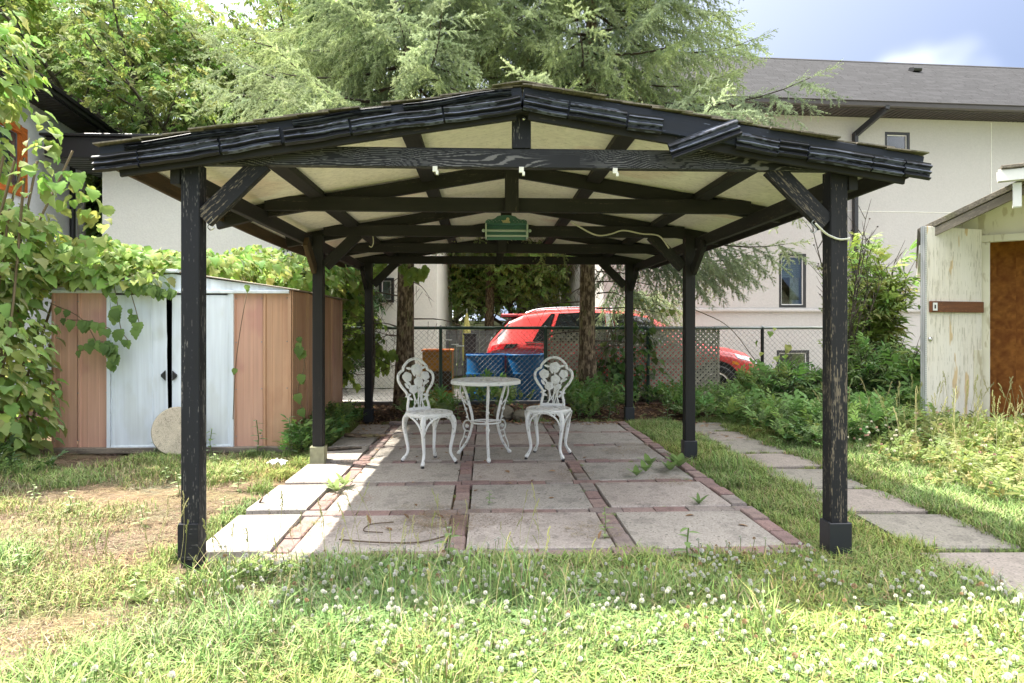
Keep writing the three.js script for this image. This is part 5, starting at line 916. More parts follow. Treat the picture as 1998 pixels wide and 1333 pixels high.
function spruce(label, x, z, H, r0, seed, allow, low, reach) {
  const r = rng(seed), T = thing('spruce_tree', label, 'tree', [x, groundY(x, z) - 0.03, z], 0, 'spruces behind the pergola');
  const n = 14; part('trunk', tube(Array.from({ length: n + 1 }, (_, i) => { const t = i / n; return V(0.05 * Math.sin(t * 5 + seed), H * t, 0.05 * Math.sin(t * 4)); }), Array.from({ length: n + 1 }, (_, i) => i === 0 ? r0 * 1.35 : r0 * (1 - 0.93 * i / n)), 14), M.barkSpruce, T);
  const lists = BOUGHS.map(() => []);
  for (let h = low; h < H - 0.4; h += h < 6.5 ? 0.27 : 0.5) {
    const nb = h < 6.5 ? 5 : 4, base = r() * 6.283;
    for (let b = 0; b < nb; b++) {
      const az = base + b / nb * 6.283 + (r() - 0.5) * 0.5, dir = V(Math.cos(az), 0, Math.sin(az)); const L = reach(h, dir) * (0.75 + 0.4 * r()), tilt = (r() - 0.5) * 0.24, tone = 0.85 + 0.3 * r();
      if (!allow(h, dir)) continue;
      let k = 0; BOUGHS.forEach(([l], i) => { if (Math.abs(l - L) < Math.abs(BOUGHS[k][0] - L) - 1e-6 || (Math.abs(l - L) < Math.abs(BOUGHS[k][0] - L) + 1e-6 && r() < 0.5)) k = i; });
      const s = L / BOUGHS[k][0], m = new THREE.Matrix4().makeRotationY(-az).multiply(new THREE.Matrix4().makeRotationZ(tilt)).multiply(new THREE.Matrix4().makeScale(s, s, r() < 0.5 ? s : s)); m.setPosition(0, h, 0);
      lists[k].push([m, [tone, tone, tone * (0.85 + 0.3 * r())]]);
    }
  }
  lists.forEach((l, i) => l.length && instances('boughs', BOUGHS[i][1], M.needle, l, T));
  const tw = []; for (let i = 0; i < 26; i++) { const h = 0.7 + (Math.max(2.2, low) - 0.7) * r(), az = r() * 6.283, L = 0.3 + 0.9 * r(), a = V(Math.cos(az) * 0.08, h, Math.sin(az) * 0.08), e = V(Math.cos(az) * L, h - 0.1 + 0.25 * (r() - 0.5), Math.sin(az) * L); if (Math.sin(az) > 0.3) continue; tw.push(tube(curve([a, a.clone().lerp(e, 0.5).add(V(0, 0.06, 0)), e], 6), [0.010, 0.009, 0.008, 0.006, 0.005, 0.003, 0.002], 4, false)); for (let k = 0; k < 5; k++) { const p = a.clone().lerp(e, 0.25 + 0.15 * k); tw.push(tube([p, p.clone().add(V((r() - 0.5) * 0.3, -0.1 - 0.2 * r(), (r() - 0.5) * 0.3))], [0.004, 0.0015], 3, false)); } }
  part('dead_twigs', tw, M.twig, T).userData.kind = 'stuff';
  return T;
}
const taper = H => h => 2.55 * Math.pow(clamp((H - h) / (H - 2)), 0.75) + 0.2;
spruce('tall spruce with pale drooping sprays, trunk beside the ochre box', -1.02, -8.55, 11.5, 0.125, 11, (h, d) => h > 3.15 && (h > 4.2 || d.z > -0.4), 3.0, taper(11.5));
spruce('tall spruce with yellow-green sprays, trunk in front of the lattice panel', 1.40, -8.5, 12, 0.118, 23, (h, d) => (h > 3.1 && (h > 4.2 || d.z > -0.4)) || (h < 3.1 && d.z < 0.1 && d.x > 0.55), 2.05, (h, d) => taper(12)(h) * (d && d.x > 0.5 && h > 3.5 && h < 4.35 ? 1.22 : 1));
spruce('darker spruce standing far behind the other two, its trunk hidden', 0.1, -17.0, 12.5, 0.14, 37, (h, d) => h > 3.6, 3.6, h => taper(12.5)(h) * 0.85);
// ---------- broad-leaved trees ----------
const SPRIG = { ash: [sprig(LEAF.oval, 9, 0.34, 0.14, 5), sprig(LEAF.oval, 8, 0.30, 0.13, 6)], maple: [sprig(LEAF.grape, 5, 0.24, 0.13, 7), sprig(LEAF.grape, 6, 0.26, 0.12, 8)], fine: [sprig(LEAF.oval, 10, 0.26, 0.085, 9), sprig(LEAF.oval, 9, 0.24, 0.09, 10)], lance: [sprig(LEAF.lance, 9, 0.30, 0.16, 12), sprig(LEAF.lance, 8, 0.26, 0.17, 13)] };
function broadTree(name, label, cat, group, p, o) {
  const r = rng(o.seed), T = thing(name, label, cat, p, 0, group), wood = [], tips = [];
  const grow = (a, d, len, rad, lvl) => {
    const pts = [a.clone()], N = 5; let q = a.clone(), e = d.clone();
    for (let i = 0; i < N; i++) { e.add(V((r() - 0.5) * 0.35, (r() - 0.35) * 0.22, (r() - 0.5) * 0.35)).normalize(); q = q.clone().addScaledVector(e, len / N); pts.push(q); }
    wood.push([tube(pts, pts.map((_, i) => rad * (1 - 0.45 * i / N)), lvl === 0 ? 10 : lvl === 1 ? 7 : 4, false), lvl]);
    if (lvl >= o.levels) { for (let i = 2; i <= N; i++) tips.push(pts[i]); return; }
    const kids = lvl === 0 ? o.limbs : 4;
    for (let k = 0; k < kids; k++) { const t = lvl === 0 ? 0.45 + 0.55 * k / kids : 0.35 + 0.65 * k / kids, i = Math.min(N - 1, Math.floor(t * N)), b = pts[i].clone().lerp(pts[i + 1], t * N - i), az = k * 2.4 + r() * 1.2; const n = V(Math.cos(az), o.rise * (0.5 + r()), Math.sin(az)).normalize().lerp(e, 0.25).normalize(); grow(b, n, len * (lvl === 0 ? o.limbLen : 0.62) * (0.75 + 0.5 * r()), rad * 0.5, lvl + 1); }
    if (lvl) tips.push(pts[N]);
  };
  grow(V(0, 0, 0), V(0, 1, 0), o.trunk, o.r, 0);
  part('trunk', wood.filter(w => w[1] === 0).map(w => w[0]), M.barkGrey, T);
  part('limbs', wood.filter(w => w[1] > 0).map(w => w[0]), M.barkGrey, T).userData.kind = 'stuff';
  const kinds = [0, 1, 2].map(k => cluster(o, o.seed * 7 + k)), lists = [[], [], []];
  for (const t of tips) { const tone = 0.8 + 0.4 * r(), s = 0.8 + 0.4 * r(); lists[Math.floor(r() * 3)].push([new THREE.Matrix4().makeRotationY(r() * 6.283).scale(V(s, s * 0.9, s)).setPosition(t), [tone, tone, tone]]); }
  lists.forEach((l, i) => instances('leaf_clusters', kinds[i], M.crown, l, T));
  return T;
}
function cluster(o, seed) {                                  // a cloud of leaf sprigs round a twig end
  const r = rng(seed), g = [];
  for (let i = 0; i < o.per; i++) { const q = V((r() + r() - 1) * o.cloud, (r() + r() - 1) * o.cloud * 0.75, (r() + r() - 1) * o.cloud), az = r() * 6.283, d = V(Math.cos(az), -0.15 - 0.6 * r(), Math.sin(az)), s = o.sprigs[i % o.sprigs.length].clone(); s.applyMatrix4(frame(q, d, V((r() - 0.5) * 0.9, 1, (r() - 0.5) * 0.9), o.size * (0.75 + 0.5 * r()))); g.push(paint(s, mix3(o.c0, o.c1, r()).map(c => c * (0.8 + 0.4 * r())))); }
  return mergeGeometries(g);
}
const GR = { c0: [0.15, 0.235, 0.06], c1: [0.33, 0.43, 0.12] };
broadTree('maple_tree', 'large leafy tree rising between the grey house and the spruces', 'tree', null, [-6.2, -0.1, -17.2], { seed: 51, trunk: 5.0, r: 0.22, levels: 3, limbs: 9, limbLen: 0.95, rise: 0.55, sprigs: SPRIG.ash, per: 19, cloud: 0.85, size: 0.8, ...GR });
broadTree('ash_tree', 'loose light green tree rising behind the grey house roof', 'tree', null, [-13, -0.1, -19.5], { seed: 57, trunk: 7.4, r: 0.14, levels: 3, limbs: 7, limbLen: 0.5, rise: 0.5, sprigs: SPRIG.ash, per: 12, cloud: 0.8, size: 1.2, c0: [0.20, 0.29, 0.07], c1: [0.38, 0.48, 0.13] });
broadTree('yard_tree', 'shady tree seen under the pergola beyond the yellow umbrella', 'tree', 'trees in the far yard', [-1.2, -0.1, -21], { seed: 67, trunk: 2.6, r: 0.13, levels: 3, limbs: 8, limbLen: 0.9, rise: 0.45, sprigs: SPRIG.fine, per: 9, cloud: 0.65, size: 1.4, c0: [0.16, 0.27, 0.09], c1: [0.38, 0.50, 0.17] });
broadTree('yard_tree', 'leafy tree in front of the distant columned house', 'tree', 'trees in the far yard', [0.55, -0.1, -17.6], { seed: 71, trunk: 2.3, r: 0.10, levels: 3, limbs: 7, limbLen: 0.8, rise: 0.5, sprigs: SPRIG.fine, per: 5, cloud: 0.5, size: 1.2, c0: [0.18, 0.29, 0.07], c1: [0.42, 0.54, 0.16] });
broadTree('yard_tree', 'broad tree behind the small beige cabin', 'tree', 'trees in the far yard', [1.5, -0.1, -27], { seed: 73, trunk: 3.4, r: 0.16, levels: 3, limbs: 9, limbLen: 0.95, rise: 0.5, sprigs: SPRIG.ash, per: 12, cloud: 0.9, size: 1.5, ...GR });
broadTree('yard_tree', 'tall tree showing between the two pale houses', 'tree', 'trees in the far yard', [-10.6, -0.1, -17.5], { seed: 79, trunk: 3.2, r: 0.14, levels: 3, limbs: 8, limbLen: 0.8, rise: 0.5, sprigs: SPRIG.ash, per: 18, cloud: 0.7, size: 1.3, ...GR });
// dark arborvitae behind the spruces
{
  const r = rng(83), T = thing('cedar_tree', 'dense dark green cedar rising between tree and spruce', 'tree', [-2.9, -0.1, -12.2]), l = [[], []];
  part('trunk', tube([V(0, 0, 0), V(0.05, 3, 0), V(0, 7.6, 0)], [0.14, 0.1, 0.02], 8), M.barkSpruce, T);
  const cg = [0, 1].map(k => cluster({ per: 16, cloud: 0.26, sprigs: SPRIG.fine, size: 1.0, c0: [0.035, 0.085, 0.025], c1: [0.09, 0.165, 0.045] }, 840 + k));
  for (let i = 0; i < 420; i++) { const h = 0.6 + 7.6 * Math.pow(r(), 0.9), R0 = 0.95 * Math.sqrt(clamp((8.5 - h) / 8)) * (0.75 + 0.35 * fbm(h * 2, i % 7, 2, 91)), az = r() * 6.283, rr = R0 * (0.6 + 0.4 * r()); l[i % 2].push([frame(V(Math.cos(az) * rr, h, Math.sin(az) * rr), V(Math.cos(az) * 0.3, 1, Math.sin(az) * 0.3), V(Math.cos(az * 3), 0.3, Math.sin(az * 3)), 0.8 + 0.5 * r()), [1, 1, 1]]); }
  l.forEach((q, i) => instances('scale_sprays', cg[i], M.crown, q, T));
}
// bare-stemmed saplings by the shed corner
function sapling(label, p, H, lean, seed, leaves) {
  const r = rng(seed), T = thing('sapling', label, 'tree', p, 0), pts = Array.from({ length: 9 }, (_, i) => V(lean * i / 8 + 0.03 * Math.sin(i), H * i / 8, 0.03 * Math.cos(i * 1.3))); part('stem', tube(pts, pts.map((_, i) => lerp(0.034, 0.012, i / 8)), 7, false), M.barkGrey, T);
  const tw = [], l = []; for (let i = 0; i < 70; i++) { const t = 0.15 + 0.85 * r(), k = Math.min(7, Math.floor(t * 8)), a = pts[k].clone().lerp(pts[k + 1], t * 8 - k); let az = r() * 6.283; const L = 0.2 + 0.5 * r(), e = a.clone().add(V(Math.cos(az) * L, (r() - 0.4) * 0.4, Math.sin(az) * L * 0.6)); tw.push(tube(curve([a, a.clone().lerp(e, 0.5).add(V(0, (r() - 0.5) * 0.15, 0)), e], 4), [0.006, 0.005, 0.004, 0.003, 0.002], 3, false)); for (let q = 0; q < 3; q++) { const b = a.clone().lerp(e, 0.3 + 0.3 * q); tw.push(tube([b, b.clone().add(V((r() - 0.5) * 0.3, (r() - 0.6) * 0.3, (r() - 0.5) * 0.3))], [0.003, 0.0012], 3, false)); } if (r() < leaves) for (let q = 0; q < 4; q++) l.push([frame(e.clone().add(V((r() - 0.5) * 0.2, (r() - 0.5) * 0.2, (r() - 0.5) * 0.2)), V(r() - 0.5, -0.3, r() - 0.5), V(r() - 0.5, 1, r() - 0.5), 0.5 + 0.3 * r()), mix3([0.17, 0.27, 0.05], [0.30, 0.40, 0.09], r())]); }
  part('twigs', tw, M.twig, T).userData.kind = 'stuff'; if (l.length) instances('leaf_sprigs', SPRIG.maple[0], M.leaf, l, T); return T;
}
sapling('thin leaning sapling with a tangle of bare twigs beside the left trunk', [-1.50, 0.05, -8.35], 3.0, 0.08, 101, 0.4);
sapling('thin twiggy sapling close to the shed corner behind a pergola post', [-1.92, 0.05, -8.5], 2.9, -0.06, 103, 0.5);
sapling('slender sapling growing against the back wall of the shed', [-2.25, 0.05, -8.75], 2.7, 0.05, 105, 0.5);
// ---------- grape vines ----------
function blobLeaves(list, c, rad, n, size, r, c0, c1, keep) {
  for (let i = 0; i < n; i++) {
    const u = r() * 2 - 1, a = r() * 6.283, s = Math.sqrt(1 - u * u), k = Math.pow(0.45 + 0.55 * r(), 0.6) * (0.85 + 0.3 * fbm(u * 3 + c[0], a, 2, 5));
    const nrm = V(s * Math.cos(a), u, s * Math.sin(a)), p = V(c[0] + nrm.x * rad[0] * k, c[1] + nrm.y * rad[1] * k, c[2] + nrm.z * rad[2] * k);
    if (p.y < groundY(p.x, p.z) + 0.02 || (keep && !keep(p))) continue;
    const d = V(nrm.x * 0.8 + (r() - 0.5) * 1.1, -0.5 + (r() - 0.5) * 0.8, nrm.z * 0.8 + (r() - 0.5) * 1.1), up = nrm.clone().multiplyScalar(0.5).add(V((r() - 0.5) * 1.1, 0.8, (r() - 0.5) * 1.1));
    list.push([frame(p, d, up, size * (0.4 + 0.85 * r())), mix3(c0, c1, r()).map(q => q * (0.8 + 0.4 * r()))]);
  }
}
const VG0 = [0.22, 0.33, 0.075], VG1 = [0.44, 0.55, 0.17];
{
  const r = rng(201), T = thing('grape_vine', 'tall bank of grape vine leaves piled up beside the pink shed', 'vine', [-4.3, 0.04, -5.5]), o = [-4.3, 0.04, -5.5], l = [];
  const notShed = p => !(p.x > -3.98 && p.z < -5.90 && p.y < 1.5) && p.x < -3.05;
  blobLeaves(l, [-4.22, 0.6, -5.45], [0.55, 0.95, 0.75], 1900, 0.10, r, VG0, VG1, notShed);
  blobLeaves(l, [-4.5, 0.4, -4.6], [0.55, 0.6, 0.7], 850, 0.10, r, VG0, VG1, notShed);
  blobLeaves(l, [-4.42, 1.75, -5.72], [0.7, 0.52, 0.7], 1500, 0.10, r, VG0, VG1, notShed);
  blobLeaves(l, [-4.78, 2.75, -5.65], [0.55, 0.95, 0.6], 1350, 0.10, r, VG0, VG1, notShed);
  blobLeaves(l, [-4.75, 3.55, -6.0], [0.62, 0.6, 0.5], 700, 0.10, r, VG0, VG1, notShed);
  for (const [x, y, z] of [[-3.72, 2.75, -5.5], [-3.62, 2.55, -5.45], [-3.55, 2.3, -5.5], [-3.7, 2.35, -5.4], [-3.42, 2.25, -5.6], [-3.3, 2.0, -5.7]]) blobLeaves(l, [x, y, z], [0.13, 0.2, 0.13], 14, 0.11, r, [0.22, 0.33, 0.07], [0.34, 0.45, 0.12], notShed);
  for (const q of l) q[0].premultiply(_m.makeTranslation(-o[0], -o[1], -o[2]));
  const st = []; for (let i = 0; i < 26; i++) { const a = V((r() - 0.5) * 0.9, 0, (r() - 0.5) * 1.0), e = V((r() - 0.5) * 1.0, 1.2 + 2.2 * r(), (r() - 0.5) * 1.0 - 0.2); st.push(tube(curve([a, a.clone().lerp(e, 0.4).add(V((r() - 0.5) * 0.3, 0, (r() - 0.5) * 0.3)), e], 8), 0.011, 4, false)); }
  part('vine_stems', st, M.vineStem, T).userData.kind = 'stuff'; instances('vine_leaves', LEAF.grape, M.vineLeaf, l, T);
}
{
  const r = rng(211), o = [-2.9, 1.55, -6.8], T = thing('grape_vine', 'sunlit grape vine sprawling over the shed roof and hanging over its doors', 'vine', o), l = [], st = [];
  const above = p => p.y > 1.47 + 0.10 * (1 - Math.abs(p.x + 2.865) / 1.08) || p.z > -5.93 || p.z < -8.1 || p.x < -3.98;
  const Y0 = [0.22, 0.33, 0.07], Y1 = [0.42, 0.54, 0.16];
  for (const [c, rd, n] of [[[-3.65, 1.72, -6.15], [0.55, 0.30, 0.5], 420], [[-3.2, 1.70, -6.25], [0.55, 0.22, 0.45], 380], [[-2.75, 1.72, -6.45], [0.5, 0.2, 0.45], 300], [[-3.3, 1.75, -7.2], [0.7, 0.28, 0.6], 300], [[-2.45, 1.74, -6.9], [0.4, 0.16, 0.4], 130], [[-2.15, 1.78, -7.9], [0.6, 0.32, 0.45], 420], [[-2.75, 1.85, -8.0], [0.6, 0.35, 0.4], 300], [[-3.35, 1.56, -5.9], [0.5, 0.12, 0.12], 110], [[-1.75, 1.65, -8.3], [0.25, 0.4, 0.3], 200]]) blobLeaves(l, c, [rd[0], rd[1] * 0.85, rd[2]], Math.round(n * 1.25), 0.092, r, Y0, Y1, above);
  // hanging strands before the shed front
  const strand = (pts, n, size = 0.085) => { const C = curve(pts, 24); st.push(tube(C.map(p => p.clone().sub(V(...o))), 0.0035, 4, false)); for (let i = 0; i < n; i++) { const p = C[Math.floor(r() * 24)].clone().add(V((r() - 0.5) * 0.05, (r() - 0.5) * 0.04, 0.02 + 0.04 * r())); l.push([frame(p, V((r() - 0.5), -1, 0.35), V((r() - 0.5) * 0.6, 0.35, 1), size * (0.6 + 0.6 * r())), mix3([0.10, 0.19, 0.04], [0.22, 0.34, 0.08], r())]); } };
  strand([[-3.33, 1.52, -5.88], [-3.28, 1.3, -5.86], [-3.25, 1.1, -5.86], [-3.16, 0.98, -5.85]], 16); strand([[-3.2, 1.5, -5.88], [-3.13, 1.3, -5.86], [-3.08, 1.12, -5.85]], 9);
  strand([[-3.75, 1.2, -5.9], [-3.5, 1.18, -5.86], [-3.35, 1.12, -5.85]], 14); strand([[-3.62, 0.92, -5.9], [-3.4, 1.0, -5.84], [-3.28, 0.92, -5.83], [-3.3, 0.75, -5.84]], 30); strand([[-3.1, 1.5, -5.86], [-2.9, 1.46, -5.85], [-2.75, 1.44, -5.86]], 22); strand([[-3.9, 1.35, -5.9], [-3.6, 1.2, -5.87], [-3.45, 0.95, -5.87]], 5, 0.06);
  strand([[-2.15, 1.5, -5.9], [-2.2, 1.2, -5.88], [-2.25, 0.8, -5.87], [-2.28, 0.3, -5.88]], 4, 0.05);
  strand([[-1.72, 1.05, -5.95], [-1.66, 0.8, -5.95], [-1.72, 0.55, -5.94], [-1.66, 0.35, -5.93]], 9, 0.08);
  for (const q of l) q[0].premultiply(_m.makeTranslation(-o[0], -o[1], -o[2]));
  part('vine_stems', st, M.vineStem, T).userData.kind = 'stuff'; instances('vine_leaves', LEAF.grape, M.vineLeaf, l, T);
}
{
  const r = rng(221), o = [2.0, 0.1, -8.9], T = thing('climbing_vine', 'green climbing vine clinging to the lattice between two pergola posts', 'vine', o), l = [], st = [];
  blobLeaves(l, [2.05, 0.75, -8.93], [0.42, 0.55, 0.08], 120, 0.10, r, [0.10, 0.19, 0.045], [0.22, 0.33, 0.08]); blobLeaves(l, [1.75, 0.35, -8.85], [0.6, 0.4, 0.16], 240, 0.075, r, [0.07, 0.14, 0.035], [0.17, 0.27, 0.06]); blobLeaves(l, [2.2, 1.35, -8.9], [0.3, 0.2, 0.1], 16, 0.10, r, VG0, VG1); blobLeaves(l, [2.5, 1.5, -8.9], [0.25, 0.25, 0.1], 6, 0.10, r, VG0, VG1); blobLeaves(l, [4.1, 0.8, -8.93], [0.3, 0.4, 0.05], 14, 0.09, r, VG0, VG1);
  for (let i = 0; i < 10; i++) { const x = (r() - 0.5) * 0.9; st.push(tube(curve([V(x, 0, 0), V(x + (r() - 0.5) * 0.3, 0.5, 0), V(x + (r() - 0.5) * 0.7, 0.9 + 0.5 * r(), 0.02)], 10), 0.005, 4, false)); }
  st.push(tube(curve([V(0.9, 1.3, 0.02), V(1.4, 1.05, 0.03), V(1.85, 0.5, 0.03), V(2.3, 0.05, 0.03)], 20), 0.006, 4, false));
  for (const q of l) q[0].premultiply(_m.makeTranslation(-o[0], -o[1], -o[2])); part('vine_stems', st, M.vineStem, T).userData.kind = 'stuff'; instances('vine_leaves', LEAF.grape, M.vineLeaf, l, T);
}
// ---------- shrubs at the right ----------
function shrub(name, label, p, o) {
  const r = rng(o.seed), T = thing(name, label, 'shrub', p, 0), tw = [], lists = o.sprigs.map(() => []);
  for (let i = 0; i < o.stems; i++) { const az = r() * 6.283, sp = o.spread * (0.3 + 0.7 * r()), H = o.h * (0.6 + 0.4 * r()), e = V(Math.cos(az) * sp, H, Math.sin(az) * sp), C = curve([V(Math.cos(az) * 0.05, 0, Math.sin(az) * 0.05), V(e.x * 0.35, H * 0.5, e.z * 0.35), e], 12); tw.push(tube(C, C.map((_, k) => lerp(o.r, 0.003, k / 12)), 5, false)); for (let k = 3; k <= 12; k++) { const t = k / 12; for (let q = 0; q < (o.twigs || 1); q++) { const b = C[k].clone().add(V((r() - 0.5) * 0.35, 0.12 + 0.2 * r(), (r() - 0.5) * 0.35)); tw.push(tube([C[k], b], [0.005, 0.002], 3, false)); if (o.buds) { const s = new THREE.IcosahedronGeometry(0.011, 0); s.translate(b.x, b.y, b.z); if (r() < o.buds) tw.push(s); } if (t > (o.leafFrom || 0) && t < (o.leafTo || 1)) for (let m = 0; m < o.per; m++) { const u = C[k].clone().lerp(b, r()).add(V((r() - 0.5) * 0.14, (r() - 0.5) * 0.14, (r() - 0.5) * 0.14)); lists[Math.floor(r() * lists.length)].push([frame(u, V(r() - 0.5, 0.5 - 0.6 * r(), r() - 0.5), V((r() - 0.5), 1, (r() - 0.5)), o.size * (0.7 + 0.6 * r())), mix3(o.c0, o.c1, r()).map(c => c * (0.8 + 0.4 * r()))]); } } } }
  part('stems', tw, o.bark || M.barkGrey, T).userData.kind = 'stuff'; lists.forEach((l, i) => l.length && instances('leaf_sprigs', o.sprigs[i], M.leaf, l, T)); return T;
}
const gy = (x, z) => [x, groundY(x, z) - 0.02, z];
shrub('twiggy_shrub', 'tall half-bare shrub with brown seed heads beside the worn corner post', gy(4.35, -7.6), { seed: 301, stems: 13, spread: 0.55, h: 2.5, r: 0.022, twigs: 2, buds: 0.35, leafTo: 0.72, per: 2, size: 0.42, sprigs: SPRIG.fine, c0: [0.14, 0.23, 0.045], c1: [0.28, 0.38, 0.09] });
shrub('leafy_shrub', 'bright yellow-green shrub filling the gap beside the open garage door', gy(5.05, -8.2), { seed: 303, stems: 14, spread: 0.5, h: 2.25, r: 0.018, twigs: 2, per: 3, size: 0.75, sprigs: SPRIG.lance, c0: [0.22, 0.33, 0.06], c1: [0.40, 0.50, 0.13] });
shrub('dark_shrub', 'dark green bush growing low between shrub and garage door', gy(4.55, -7.0), { seed: 305, stems: 18, spread: 0.45, h: 0.75, r: 0.01, twigs: 2, per: 3, size: 0.55, sprigs: SPRIG.lance, c0: [0.11, 0.22, 0.055], c1: [0.27, 0.40, 0.10] });
shrub('dark_shrub', 'dark green bush growing low behind the worn corner post', gy(3.85, -7.5), { seed: 307, stems: 16, spread: 0.5, h: 0.42, r: 0.01, twigs: 2, per: 3, size: 0.55, sprigs: SPRIG.lance, c0: [0.11, 0.22, 0.055], c1: [0.27, 0.40, 0.10] });
shrub('evergreen_shrub', 'dark evergreen bush behind the shed corner', gy(-2.15, -8.35), { seed: 309, stems: 14, spread: 0.35, h: 1.9, r: 0.012, twigs: 2, per: 3, size: 0.6, sprigs: SPRIG.fine, c0: [0.04, 0.09, 0.025], c1: [0.10, 0.17, 0.04] });
// ---------- low leafy cover ----------
function cover(name, label, n, seed, where, hgt, size, sprigs, c0, c1, dens) {   // clumps of a dozen sprigs
  const r = rng(seed), kinds = [0, 1, 2].map(k => { const q = rng(seed * 3 + k), g = []; for (let i = 0; i < 12; i++) { const a = q() * 6.283, R0 = 0.13 * Math.sqrt(q()), h = hgt * Math.sqrt(q()) * 0.85, s = sprigs[i % sprigs.length].clone(); s.applyMatrix4(frame(V(Math.cos(a) * R0, h, Math.sin(a) * R0), V(q() - 0.5, 0.35 + 0.5 * q(), q() - 0.5), V((q() - 0.5) * 0.8, 1, (q() - 0.5) * 0.8), size * (0.65 + 0.7 * q()))); g.push(paint(s, mix3(c0, c1, q()).map(c => c * (0.8 + 0.4 * q())))); } return mergeGeometries(g); });
  const lists = kinds.map(() => []); let k = 0, tries = 0;
  while (k < n / 12 && tries++ < n * 12) { const [x, z] = where(r), w = dens ? dens(x, z) : 1; if (r() > w || onPatio(x, z, 0.1) || onPath(x, z, 0.04)) continue; k++; const s = 0.75 + 0.4 * r(), t = 0.75 + 0.5 * fbm(x * 2, z * 2, 2, seed + 1); lists[k % 3].push([new THREE.Matrix4().makeRotationY(r() * 6.283).scale(V(s, s * (0.45 + 0.9 * fbm(x * 2.2, z * 2.2, 3, seed)), s)).setPosition(x, groundY(x, z) - 0.01, z), [t, t, t]]); }
  const G = new THREE.Group(); G.name = numbered(name); G.userData.kind = 'stuff'; tag(G, label, 'ground cover'); scene.add(G); lists.forEach((l, i) => l.length && instances('leaf_clumps', kinds[i], M.crown, l, G)); return G;
}
const inBox = (x0, x1, z0, z1) => r => [x0 + (x1 - x0) * r(), z0 + (z1 - z0) * r()];
const WEED = [SPRIG.lance[0], SPRIG.fine[0], SPRIG.ash[0]];
cover('ground_cover', 'dense dark leafy ground cover beyond the stepping slab path', 4600, 401, inBox(2.85, 4.7, -8.7, -5.6), 0.32, 0.45, WEED, [0.14, 0.26, 0.07], [0.34, 0.48, 0.13], (x, z) => smooth(-5.4, -6.0, z + 0.7 * (x - 2.9) * 0.3) * smooth(2.84, 3.05, x));
cover('weed_bank', 'sunlit tangle of weeds in front of the open garage', 8000, 403, inBox(2.75, 5.9, -6.2, -2.4), 0.25, 0.42, [SPRIG.lance[0], SPRIG.fine[0], SPRIG.fine[1]], [0.20, 0.28, 0.06], [0.42, 0.47, 0.17], (x, z) => smooth(2.8, 3.5, x + 0.25 * (fbm(x * 2, z * 2, 3, 7) - 0.5) + 0.2 * (z + 3.6)) * (0.35 + 0.65 * smooth(3.0, 4.2, x)));
cover('bed_weeds', 'patches of green weeds in the bed under the spruces', 1500, 405, inBox(-0.9, 3.0, -8.9, -7.7), 0.34, 0.38, WEED, [0.13, 0.24, 0.06], [0.32, 0.45, 0.12], (x, z) => smooth(0.5, 0.62, fbm(x * 1.5 + 4, z * 1.9, 3, 9) + 0.10 * smooth(1.2, 2.2, x)));
cover('shed_side_weeds', 'dark green ground cover growing along the side wall of the shed', 900, 407, inBox(-1.76, -1.32, -7.75, -5.75), 0.26, 0.36, WEED, [0.11, 0.23, 0.05], [0.27, 0.41, 0.10], (x, z) => smooth(-1.30, -1.5, x + 0.12 * (z + 6.5)));
cover('corner_weeds', 'broad green weeds at the foot of the vine bank', 700, 409, inBox(-4.8, -3.0, -5.3, -3.3), 0.2, 0.42, WEED, [0.06, 0.13, 0.03], [0.18, 0.28, 0.06], (x, z) => smooth(-3.1, -3.9, x));
